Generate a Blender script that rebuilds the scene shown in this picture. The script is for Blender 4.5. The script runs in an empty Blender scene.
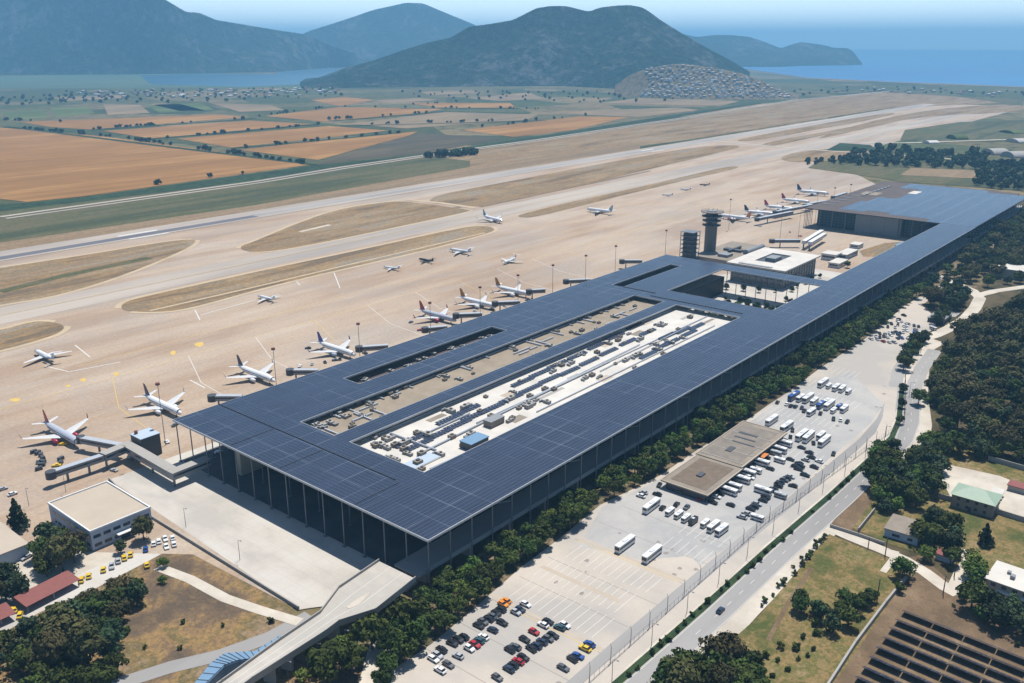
import bpy, math, random
from mathutils import Vector, noise
from mathutils.geometry import tessellate_polygon
R_ = math.radians
scene = bpy.context.scene
COL = scene.collection
random.seed(7)
# ---------------------------------------------------------------- camera, sky, sun, exposure
HC, FPX, PCX, PCY, HY = 195.0, 895.0, 512.0, 341.5, 44.0
PITCH = math.atan((PCY-HY)/FPX); YAW = R_(39.73)
cam = bpy.data.objects.new('camera', bpy.data.cameras.new('camera')); COL.objects.link(cam)
cam.location = (0, 0, HC); cam.rotation_euler = (math.pi/2-PITCH, 0, YAW-math.pi/2)
cam.data.sensor_width = 36; cam.data.lens = 36*FPX/1024; cam.data.clip_start = 1; cam.data.clip_end = 120000
scene.camera = cam
SUND = Vector((-0.33, -0.10, -1)).normalized()
EL = math.asin(-SUND.z); AZ = math.atan2(-SUND.x, -SUND.y)
world = bpy.data.worlds.new('World'); scene.world = world; world.use_nodes = True
wn = world.node_tree.nodes; sky = wn.new('ShaderNodeTexSky'); sky.sky_type = 'NISHITA'; sky.sun_disc = False
sky.sun_elevation = EL; sky.sun_rotation = AZ; sky.altitude = 100; sky.air_density = 1.0; sky.dust_density = 0.2; sky.ozone_density = 3.0
wl = world.node_tree.links  # pale summer haze low in the sky: the sky brightens towards the horizon
tc = wn.new('ShaderNodeTexCoord'); sx = wn.new('ShaderNodeSeparateXYZ'); wl.new(tc.outputs['Generated'], sx.inputs[0])
mr = wn.new('ShaderNodeMapRange'); wl.new(sx.outputs[2], mr.inputs[0]); mr.inputs[1].default_value = 0.0; mr.inputs[2].default_value = 0.24; mr.inputs[3].default_value = 1.0; mr.inputs[4].default_value = 0.0
pw = wn.new('ShaderNodeMath'); pw.operation = 'POWER'; wl.new(mr.outputs[0], pw.inputs[0]); pw.inputs[1].default_value = 2.0
mx = wn.new('ShaderNodeMix'); mx.data_type = 'RGBA'; mx.blend_type = 'ADD'; wl.new(pw.outputs[0], mx.inputs[0]); wl.new(sky.outputs[0], mx.inputs[6]); mx.inputs[7].default_value = (10.5, 12.0, 13.0, 1)
wl.new(mx.outputs[2], wn['Background'].inputs[0]); wn['Background'].inputs[1].default_value = 0.085
sun = bpy.data.objects.new('sun', bpy.data.lights.new('sun', 'SUN')); COL.objects.link(sun)
sun.data.energy = 4.8; sun.data.angle = R_(0.53); sun.data.color = (1, 0.955, 0.88)
sun.rotation_euler = SUND.to_track_quat('-Z', 'Y').to_euler()
scene.view_settings.view_transform = 'Standard'; scene.view_settings.look = 'None'
scene.view_settings.exposure = 0.5; scene.view_settings.gamma = 1
scene.render.engine = 'CYCLES'
scene.cycles.max_bounces = 5; scene.cycles.diffuse_bounces = 2; scene.cycles.glossy_bounces = 2
scene.cycles.volume_bounces = 0; scene.cycles.transmission_bounces = 2

# ---------------------------------------------------------------- survey: photo pixel -> point of the site
def at(x, y, h=0.0):
    u = (x-PCX)/FPX; v = (PCY-y)/FPX
    fw = math.cos(PITCH)+v*math.sin(PITCH); z = v*math.cos(PITCH)-math.sin(PITCH)
    t = (HC-h)/-z; F = fw*t; r = u*t
    return (F*math.cos(YAW)+r*math.sin(YAW), F*math.sin(YAW)-r*math.cos(YAW))
def ray(x, y, D):
    """point at horizontal forward distance D"""
    u = (x-PCX)/FPX; v = (PCY-y)/FPX
    fw = math.cos(PITCH)+v*math.sin(PITCH); z = v*math.cos(PITCH)-math.sin(PITCH)
    t = D/fw; r = u*t
    return (D*math.cos(YAW)+r*math.sin(YAW), D*math.sin(YAW)-r*math.cos(YAW), HC+z*t)
def proj(X, Y, Z=0.0):
    F = X*math.cos(YAW)+Y*math.sin(YAW); r = X*math.sin(YAW)-Y*math.cos(YAW); z = Z-HC
    fw = F*math.cos(PITCH)-z*math.sin(PITCH); up = F*math.sin(PITCH)+z*math.cos(PITCH)
    if fw <= 1: return (-9999, -9999)
    return (PCX+FPX*r/fw, PCY-FPX*up/fw)
def seen(X, Y, Z=0.0, m=40):
    x, y = proj(X, Y, Z); return -m < x < 1024+m and -m < y < 683+m

# ---------------------------------------------------------------- materials
class NT:
    def __init__(s, name):
        s.m = bpy.data.materials.new(name); s.m.use_nodes = True; s.t = s.m.node_tree; s.n = s.t.nodes; s.l = s.t.links
        s.b = s.n['Principled BSDF']; g = s.n.new('ShaderNodeNewGeometry'); s.pos = g.outputs['Position']
        s.sep = s.n.new('ShaderNodeSeparateXYZ'); s.l.new(s.pos, s.sep.inputs[0])
    def obj(s):
        t = s.n.new('ShaderNodeTexCoord'); return t.outputs['Object']
    def put(s, sock, v):
        if isinstance(v, (int, float)): sock.default_value = v
        elif isinstance(v, (tuple, list)): sock.default_value = (*v, 1)[:4] if len(sock.default_value) == 4 else v[:3]
        else: s.l.new(v, sock)
    def math(s, op, a, b=0.0, c=None):
        n = s.n.new('ShaderNodeMath'); n.operation = op; s.put(n.inputs[0], a); s.put(n.inputs[1], b)
        if c is not None: s.put(n.inputs[2], c)
        return n.outputs[0]
    def noise(s, scale, detail=3, rough=0.55, stretch=(1, 1, 1), vec=None, rot=0.0, dist=0.0):
        mp = s.n.new('ShaderNodeMapping'); mp.inputs['Scale'].default_value = stretch; mp.inputs['Rotation'].default_value = (0, 0, rot)
        s.l.new(vec or s.pos, mp.inputs[0])
        n = s.n.new('ShaderNodeTexNoise'); n.inputs['Scale'].default_value = scale; n.inputs['Detail'].default_value = detail
        n.inputs['Roughness'].default_value = rough; n.inputs['Distortion'].default_value = dist; s.l.new(mp.outputs[0], n.inputs[0]); return n.outputs[0]
    def ramp(s, f, stops):
        r = s.n.new('ShaderNodeValToRGB'); e = r.color_ramp.elements
        while len(e) < len(stops): e.new(0.5)
        for i, (p, c) in enumerate(stops): e[i].position = p; e[i].color = (*c, 1) if not isinstance(c, (int, float)) else (c, c, c, 1)
        s.l.new(f, r.inputs[0]); return r.outputs[0]
    def mix(s, f, a, b, mode='MIX'):
        n = s.n.new('ShaderNodeMix'); n.data_type = 'RGBA'; n.blend_type = mode
        s.put(n.inputs[0], f); s.put(n.inputs[6], a); s.put(n.inputs[7], b); return n.outputs[2]
    def line(s, coord, period, width, off=0.0):
        """1 on a thin line repeated every period"""
        a = s.math('ADD', coord, 10000*period-off+width/2); a = s.math('MODULO', a, period); return s.math('LESS_THAN', a, width)
    def voro(s, scale, feature='F1', out='Color', vec=None):
        v = s.n.new('ShaderNodeTexVoronoi'); v.inputs['Scale'].default_value = scale; v.feature = feature; s.l.new(vec or s.pos, v.inputs[0]); return v.outputs[out]
    def bump(s, h, strength=0.3, dist=0.3):
        b = s.n.new('ShaderNodeBump'); b.inputs['Strength'].default_value = strength; b.inputs['Distance'].default_value = dist
        s.l.new(h, b.inputs['Height']); s.l.new(b.outputs[0], s.b.inputs['Normal'])
    def done(s, col, rough=0.85, metal=0.0, spec=0.3):
        col = s.mix(1.0, col, (ALB,)*3, 'MULTIPLY')
        s.put(s.b.inputs['Base Color'], col); s.put(s.b.inputs['Roughness'], rough); s.b.inputs['Metallic'].default_value = metal
        s.b.inputs['Specular IOR Level'].default_value = spec; return s.m
M = {}; ALB = 0.77  # overall albedo calibration for the chosen exposure
def sc(c, k): return tuple(min(1, v*k) for v in c)
def plain(name, c, rough=0.6, metal=0.0, spec=0.4, var=0.12, scale=0.6):
    if name in M: return M[name]
    t = NT(name); n = t.noise(scale, 4); M[name] = t.done(t.mix(n, sc(c, 1-var), sc(c, 1+var)), rough, metal, spec); return M[name]
def concrete():
    t = NT('apron_concrete')
    a = t.noise(0.006, 5, 0.6, (0.35, 1, 1), rot=0.18); b = t.noise(0.03, 5, 0.65, (0.18, 1, 1), rot=0.1); c = t.noise(0.5, 3, 0.6)
    col = t.ramp(a, [(0.38, (0.385, 0.325, 0.27)), (0.46, (0.445, 0.345, 0.255)), (0.54, (0.485, 0.395, 0.305)), (0.63, (0.40, 0.345, 0.29))])
    col = t.mix(t.ramp(b, [(0.38, 0.65), (0.50, 0.0)]), col, (0.34, 0.235, 0.155))
    col = t.mix(t.ramp(b, [(0.54, 0.0), (0.68, 0.45)]), col, (0.58, 0.52, 0.45))
    pt = t.noise(0.012, 6, 0.7, (1, 1, 1), dist=1.2); col = t.mix(t.ramp(pt, [(0.5, 0.0), (0.66, 0.55)]), col, (0.40, 0.345, 0.30))
    col = t.mix(0.3, col, t.ramp(c, [(0.3, (0.25, 0.22, 0.19)), (0.7, (0.7, 0.6, 0.5))]), 'OVERLAY')
    rub = t.noise(0.018, 5, 0.7, (0.1, 1.6, 1), rot=0.03); col = t.mix(t.ramp(rub, [(0.53, 0.0), (0.66, 0.3)]), col, (0.27, 0.235, 0.21)); col = t.mix(1.0, col, (0.94, 0.93, 0.92), 'MULTIPLY')
    ln = t.math('MAXIMUM', t.line(t.sep.outputs[0], 7.6, 0.22), t.line(t.sep.outputs[1], 7.6, 0.22))
    col = t.mix(t.math('MULTIPLY', ln, 0.28), col, (0.30, 0.25, 0.2)); M['concrete'] = t.done(col, 0.8)
    t = NT('taxiway_surface'); b = t.noise(0.02, 5, 0.65, (0.12, 1, 1)); c = t.noise(0.4, 3)
    col = t.ramp(b, [(0.38, (0.33, 0.29, 0.255)), (0.5, (0.42, 0.355, 0.295)), (0.62, (0.49, 0.42, 0.35))]); col = t.mix(t.math('MULTIPLY', c, 0.25), col, (0.3, 0.27, 0.24))
    M['taxi'] = t.done(col, 0.85)
    t = NT('pale_slab_concrete'); b = t.noise(0.035, 5, 0.6, (1, 0.5, 1)); c = t.noise(0.7, 3)
    col = t.ramp(b, [(0.4, (0.44, 0.41, 0.365)), (0.5, (0.53, 0.485, 0.43)), (0.6, (0.57, 0.54, 0.485))]); col = t.mix(t.math('MULTIPLY', c, 0.18), col, (0.4, 0.36, 0.3))
    ln = t.math('MAXIMUM', t.line(t.sep.outputs[0], 6, 0.18), t.line(t.sep.outputs[1], 6, 0.18)); col = t.mix(t.math('MULTIPLY', ln, 0.3), col, (0.3, 0.27, 0.24)); M['slab'] = t.done(col, 0.8)
    t = NT('car_park_concrete'); b = t.noise(0.02, 5, 0.6, (1, 0.7, 1)); c = t.noise(0.6, 4)
    col = t.ramp(b, [(0.4, (0.41, 0.38, 0.345)), (0.5, (0.50, 0.445, 0.38)), (0.6, (0.56, 0.49, 0.415))]); col = t.mix(t.math('MULTIPLY', c, 0.3), col, (0.36, 0.33, 0.29)); M['lot'] = t.done(col, 0.85)
    t = NT('grey_car_park_asphalt'); b = t.noise(0.03, 5, 0.65, dist=0.5); c = t.noise(0.6, 4)
    col = t.ramp(b, [(0.4, (0.37, 0.365, 0.355)), (0.6, (0.47, 0.45, 0.42))]); col = t.mix(t.math('MULTIPLY', c, 0.3), col, (0.28, 0.27, 0.26)); M['lot_grey'] = t.done(col, 0.85)
    t = NT('painted_canopy_shade'); b = t.noise(0.06, 5, 0.6); M['painted_canopy_shade'] = t.done(t.ramp(b, [(0.3, (0.07, 0.075, 0.08)), (0.7, (0.13, 0.13, 0.135))]), 0.85)  # dark tone that paints shade onto the floor beneath the terminal canopy
    t = NT('worn_grey_asphalt'); b = t.noise(0.03, 5, 0.6, (0.2, 1, 1)); c = t.noise(1.2, 3)
    col = t.ramp(b, [(0.35, (0.27, 0.26, 0.25)), (0.65, (0.38, 0.365, 0.35))]); col = t.mix(t.math('MULTIPLY', c, 0.25), col, (0.22, 0.21, 0.2)); M['road'] = t.done(col, 0.85)
    t = NT('pale_verge_dust'); b = t.noise(0.06, 5, 0.65); M['verge'] = t.done(t.ramp(b, [(0.35, (0.46, 0.405, 0.335)), (0.65, (0.62, 0.56, 0.47))]), 0.9)
    t = NT('runway_asphalt'); b = t.noise(0.03, 4, 0.6, (0.08, 1, 1)); M['runway_dark'] = t.done(t.ramp(b, [(0.3, (0.09, 0.09, 0.11)), (0.7, (0.16, 0.15, 0.165))]), 0.8)
concrete()
def grassy(name, stops, s1=0.02, stretch=(0.3, 1, 1), fine=0.5, finecol=(0.05, 0.06, 0.02), amt=0.35):
    stops = [(0.5+(p-0.5)*0.5, c_) for p, c_ in stops]
    t = NT(name); a = t.noise(s1, 6, 0.65, stretch); c = t.noise(fine, 5, 0.7)
    col = t.ramp(a, stops); col = t.mix(t.math('MULTIPLY', t.ramp(c, [(0.42, 0.0), (0.6, 1.0)]), amt*1.3), col, finecol)
    e = t.noise(s1*5, 5, 0.7, stretch, dist=0.6); col = t.mix(t.ramp(e, [(0.52, 0.0), (0.68, 0.6)]), col, stops[len(stops)//2][1]); f = t.noise(fine*3, 4, 0.75); col = t.mix(0.35, col, t.ramp(f, [(0.3, (0.1,)*3), (0.7, (0.9,)*3)]), 'OVERLAY')
    M[name] = t.done(col, 0.95, spec=0.1); return M[name]
grassy('island_grass', [(0.3, (0.18, 0.13, 0.085)), (0.42, (0.35, 0.22, 0.105)), (0.52, (0.22, 0.175, 0.12)), (0.6, (0.38, 0.25, 0.125)), (0.72, (0.30, 0.25, 0.19))], 0.02, (0.25, 1.6, 1), 0.25, (0.09, 0.075, 0.04), 0.3)
grassy('green_strip', [(0.3, (0.065, 0.075, 0.038)), (0.45, (0.095, 0.10, 0.045)), (0.55, (0.15, 0.125, 0.065)), (0.65, (0.085, 0.10, 0.04)), (0.78, (0.13, 0.12, 0.06))], 0.008, (0.2, 1.5, 1), 0.1, (0.04, 0.055, 0.03), 0.3)
grassy('brown_strip', [(0.3, (0.24, 0.16, 0.09)), (0.5, (0.30, 0.21, 0.125)), (0.7, (0.22, 0.16, 0.1))], 0.01, (0.15, 2, 1), 0.1, (0.14, 0.11, 0.07), 0.3)
grassy('dark_strip', [(0.3, (0.03, 0.055, 0.028)), (0.7, (0.05, 0.085, 0.035))], 0.02, (0.3, 1, 1), 0.08, (0.018, 0.032, 0.018), 0.7)
grassy('dry_grass', [(0.3, (0.12, 0.09, 0.065)), (0.42, (0.19, 0.13, 0.08)), (0.52, (0.33, 0.21, 0.09)), (0.6, (0.15, 0.125, 0.05)), (0.72, (0.30, 0.215, 0.13))], 0.03, (1, 0.8, 1), 0.6, (0.10, 0.075, 0.05), 0.45)
grassy('right_meadow', [(0.28, (0.085, 0.10, 0.03)), (0.43, (0.17, 0.135, 0.05)), (0.52, (0.29, 0.195, 0.09)), (0.62, (0.15, 0.14, 0.045)), (0.74, (0.32, 0.225, 0.12))], 0.04, (1, 1, 1), 0.7, (0.06, 0.075, 0.025), 0.45)
grassy('forest_floor', [(0.3, (0.06, 0.05, 0.03)), (0.6, (0.13, 0.095, 0.055))], 0.05, (1, 1, 1), 0.4)
grassy('shrub_soil', [(0.35, (0.09, 0.075, 0.045)), (0.6, (0.26, 0.185, 0.12))], 0.08, (1, 1, 1), 0.5, (0.04, 0.06, 0.02), 0.5)
grassy('bare_soil', [(0.3, (0.15, 0.10, 0.065)), (0.55, (0.22, 0.145, 0.09)), (0.75, (0.28, 0.2, 0.13))], 0.05, (1, 1, 1), 0.8, (0.09, 0.08, 0.04), 0.4)
def plainland():
    t = NT('farmland_plain')
    v = t.voro(0.0035); n = t.noise(0.002, 5, 0.6); c = t.noise(0.03, 5, 0.7)
    vb = t.n.new('ShaderNodeSeparateColor'); t.l.new(v, vb.inputs[0])
    col = t.ramp(vb.outputs[0], [(0.0, (0.05, 0.07, 0.03)), (0.25, (0.09, 0.095, 0.04)), (0.42, (0.22, 0.165, 0.09)), (0.6, (0.08, 0.10, 0.04)), (0.75, (0.27, 0.20, 0.11)), (1.0, (0.06, 0.08, 0.035))])
    col = t.mix(t.ramp(n, [(0.45, 0.0), (0.6, 0.6)]), col, (0.075, 0.09, 0.04)); col = t.mix(t.ramp(c, [(0.5, 0.0), (0.6, 0.7)]), col, (0.03, 0.045, 0.025))
    M['plain'] = t.done(col, 0.95, spec=0.1)
    for nm, c1, c2, c3 in (('wheat', (0.33, 0.17, 0.055), (0.42, 0.23, 0.08), (0.29, 0.15, 0.05)), ('stubble', (0.27, 0.20, 0.12), (0.33, 0.235, 0.14), (0.22, 0.17, 0.11)), ('fallow', (0.10, 0.085, 0.055), (0.14, 0.11, 0.065), (0.08, 0.08, 0.05)), ('pasture', (0.11, 0.14, 0.05), (0.16, 0.19, 0.07), (0.09, 0.12, 0.045))):
        t = NT(nm+'_field'); a = t.noise(0.006, 6, 0.7, (0.4, 1, 1), rot=0.5); b = t.noise(0.05, 5, 0.7, (0.05, 1, 1), rot=-0.05)
        col = t.ramp(a, [(0.4, c3), (0.5, c1), (0.6, c2)]); col = t.mix(t.ramp(b, [(0.4, 0.6), (0.58, 0.0)]), col, sc(c1, 0.62)); M[nm] = t.done(col, 0.95, spec=0.1)
    t = NT('hill_scrub'); a = t.noise(0.0035, 8, 0.68, dist=0.4); b = t.noise(0.012, 6, 0.75); c = t.noise(0.03, 5, 0.75)
    g = t.ramp(c, [(0.38, (0.008, 0.024, 0.014)), (0.5, (0.022, 0.05, 0.022)), (0.62, (0.065, 0.095, 0.04))])
    rock = t.ramp(c, [(0.3, (0.10, 0.10, 0.10)), (0.7, (0.27, 0.25, 0.24))])
    f = t.math('MULTIPLY', t.ramp(a, [(0.49, 0.0), (0.58, 1.0)]), t.ramp(b, [(0.46, 0.0), (0.56, 0.9)]))
    col = t.mix(f, g, rock); t.bump(b, 1.0, 110); M['hill'] = t.done(col, 0.95, spec=0.05)
    t = NT('sea_water'); a = t.noise(0.0006, 5, 0.6, (0.3, 1, 1)); b = t.noise(0.02, 4)
    col = t.ramp(a, [(0.3, (0.005, 0.12, 0.33)), (0.7, (0.012, 0.18, 0.42))]); t.bump(b, 0.15, 2); M['sea'] = t.done(col, 0.35, spec=0.35)
    t = NT('lake_water'); a = t.noise(0.002, 4); M['lake'] = t.done(t.ramp(a, [(0.3, (0.03, 0.10, 0.17)), (0.7, (0.05, 0.14, 0.21))]), 0.3, spec=0.4)
    t = NT('marsh_reeds'); a = t.noise(0.003, 6, 0.6, (0.3, 1, 1)); M['marsh'] = t.done(t.ramp(a, [(0.3, (0.045, 0.085, 0.055)), (0.7, (0.09, 0.135, 0.07))]), 0.95)
plainland()
def panel_mat(name, bay, rows_axis, base, x0=202.6, y0=208.5, line_c=(0.13, 0.155, 0.20), dark=(0.012, 0.02, 0.05)):
    t = NT(name); X, Y = t.sep.outputs[0], t.sep.outputs[1]
    a, b = (X, Y) if rows_axis == 'X' else (Y, X)
    fine = t.line(b, 2.033, 0.30, 0.3); fine2 = t.line(a, 1.02, 0.07)
    bx = t.math('FLOOR', t.math('DIVIDE', t.math('SUBTRACT', X, x0), bay)); by = t.math('FLOOR', t.math('DIVIDE', t.math('SUBTRACT', Y, y0), bay/2))
    cv = t.n.new('ShaderNodeCombineXYZ'); t.l.new(bx, cv.inputs[0]); t.l.new(by, cv.inputs[1])
    wnn = t.n.new('ShaderNodeTexWhiteNoise'); wnn.noise_dimensions = '2D'; t.l.new(cv.outputs[0], wnn.inputs[0])
    n = t.noise(0.02, 4, 0.6)
    col = t.mix(wnn.outputs[0], sc(base, 0.82), sc(base, 1.2)); col = t.mix(t.math('MULTIPLY', n, 0.4), col, sc(base, 1.5))
    col = t.mix(t.math('MULTIPLY', fine2, 0.3), col, line_c); col = t.mix(t.math('MULTIPLY', fine, 0.75), col, dark)
    big = t.math('MAXIMUM', t.line(X, bay, 0.42, x0), t.line(Y, bay, 0.42, y0)); dom = 'domestic' in name
    col = t.mix(t.math('MULTIPLY', big, t.math('MULTIPLY', t.ramp(t.noise(0.03, 3), [(0.42, 0.08), (0.62, 0.95)]), 0.9)), col, line_c)
    if dom: col = t.mix(t.math('MULTIPLY', t.line(Y, 17, 0.8, 4), 0.4), col, (0.30, 0.33, 0.37)); col = t.mix(t.math('MULTIPLY', t.line(Y, 8.5, 1.0, 6), 0.6), col, dark)
    r = t.math('ADD', 0.22, t.math('MULTIPLY', fine, 0.5)); M[name] = t.done(col, r, 0.0, 0.6); return M[name]
panel_mat('solar_panels_long', 12.2, 'X', (0.021, 0.029, 0.052)); panel_mat('solar_panels_cross', 12.2, 'Y', (0.021, 0.029, 0.052))
panel_mat('solar_panels_domestic', 24.4, 'X', (0.03, 0.045, 0.085))
plain('steel', (0.20, 0.21, 0.23), 0.45, 0.3); plain('edge_metal', (0.5, 0.52, 0.55), 0.4, 0.2); plain('dark_soffit', (0.03, 0.033, 0.04), 0.8)
plain('white_paint', (0.75, 0.75, 0.74), 0.45); plain('white_roof', (0.60, 0.565, 0.51), 0.75, var=0.26, scale=0.09); plain('grey_metal', (0.25, 0.26, 0.27), 0.5); plain('dark_metal', (0.06, 0.065, 0.075), 0.5)
plain('house_wall', (0.46, 0.43, 0.40), 0.8, var=0.3, scale=0.02); plain('mid_concrete', (0.36, 0.34, 0.31), 0.85, scale=0.2); plain('beige_wall', (0.48, 0.42, 0.33), 0.85); plain('blue_grey_wall', (0.42, 0.50, 0.60), 0.7)
plain('gravel_roof', (0.30, 0.245, 0.18), 0.95, var=0.35, scale=0.12); plain('brown_roof', (0.085, 0.062, 0.055), 0.8, var=0.4, scale=0.08); plain('tan_roof', (0.47, 0.395, 0.31), 0.85, var=0.14, scale=0.12)
plain('taupe_roof', (0.26, 0.22, 0.175), 0.9, var=0.4, scale=0.16); plain('red_roof', (0.23, 0.07, 0.06), 0.75, var=0.2); plain('green_roof', (0.30, 0.40, 0.30), 0.6, var=0.12)
plain('dark_stain', (0.27, 0.24, 0.21), 0.85, var=0.25); plain('tower_concrete', (0.20, 0.175, 0.15), 0.85, var=0.2); plain('dark_gravel', (0.17, 0.13, 0.095), 0.95, var=0.4, scale=0.3); plain('weathered_roof', (0.22, 0.19, 0.16), 0.95, var=0.4, scale=0.2); plain('tyre', (0.02, 0.02, 0.02), 0.8); plain('trunk_bark', (0.10, 0.075, 0.05), 0.9); plain('rust_head', (0.28, 0.11, 0.08), 0.7); plain('blue_panel', (0.16, 0.28, 0.42), 0.45)
plain('yellow_mark', (0.62, 0.42, 0.10), 0.7, var=0.3); plain('ochre_band', (0.50, 0.385, 0.25), 0.85, var=0.25, scale=0.05); plain('white_mark', (0.66, 0.64, 0.60), 0.7, var=0.15)
plain('fuselage_white', (0.80, 0.80, 0.81), 0.3); plain('wing_grey', (0.62, 0.62, 0.62), 0.4); plain('orange_canvas', (0.62, 0.20, 0.03), 0.7); plain('teal_green', (0.06, 0.30, 0.22), 0.6)
def glass(name, c, rough=0.12, gridx=None):
    t = NT(name); col = c; n = t.noise(0.25, 2)
    col = t.mix(n, sc(c, 0.7), sc(c, 1.3))
    if gridx:
        ln = t.math('MAXIMUM', t.line(t.math('ADD', t.sep.outputs[0], t.sep.outputs[1]), gridx, 0.25), t.line(t.sep.outputs[2], 3.0, 0.3)); col = t.mix(ln, col, sc(c, 3.6))
    M[name] = t.done(col, rough, 0, 0.12 if gridx else 0.5); return M[name]
glass('car_glass', (0.02, 0.025, 0.03)); glass('facade_glass', (0.007, 0.011, 0.017), 0.45, 3.05); glass('green_glass', (0.03, 0.055, 0.06), 0.2, 4.0); glass('window_glass', (0.03, 0.045, 0.07))
def leafmat(name, c1, c2, c3):
    t = NT(name); oi = t.n.new('ShaderNodeObjectInfo'); n = t.noise(1.3, 4, 0.7); m = t.noise(0.25, 2)
    col = t.ramp(n, [(0.35, c1), (0.55, c2), (0.72, c3)]); col = t.mix(t.math('MULTIPLY', m, 0.5), col, c1)
    hsv = t.n.new('ShaderNodeHueSaturation'); t.put(hsv.inputs['Hue'], t.math('ADD', 0.452, t.math('MULTIPLY', t.math('FRACT', t.math('MULTIPLY', oi.outputs['Random'], 7.0)), 0.065)))
    t.put(hsv.inputs['Value'], t.math('ADD', 0.7, t.math('MULTIPLY', oi.outputs['Random'], 0.9))); t.l.new(col, hsv.inputs['Color'])
    M[name] = t.done(hsv.outputs[0], 0.85, spec=0.15); return M[name]
leafmat('pine_leaf', (0.025, 0.046, 0.010), (0.055, 0.085, 0.016), (0.095, 0.13, 0.028)); leafmat('olive_leaf', (0.04, 0.045, 0.016), (0.085, 0.083, 0.027), (0.15, 0.135, 0.05))
leafmat('bright_leaf', (0.055, 0.095, 0.018), (0.10, 0.165, 0.03), (0.16, 0.23, 0.05)); leafmat('dark_leaf', (0.02, 0.04, 0.02), (0.045, 0.075, 0.03), (0.08, 0.115, 0.045))
def carmat(n, c): plain('car_'+n, c, 0.25, 0.0, 0.6, 0.03)
CARC = dict(w=(0.78, 0.78, 0.78), k=(0.012, 0.012, 0.014), s=(0.42, 0.43, 0.45), g=(0.10, 0.105, 0.115), r=(0.40, 0.02, 0.03), b=(0.02, 0.08, 0.30), n=(0.02, 0.035, 0.07), t=(0.02, 0.08, 0.10), y=(0.75, 0.50, 0.03), o=(0.75, 0.25, 0.02))
for k_, v_ in CARC.items(): carmat(k_, v_)
CARN = dict(w='white', k='black', s='silver', g='dark grey', r='red', b='blue', n='navy blue', t='dark teal', y='yellow', o='orange')

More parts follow.
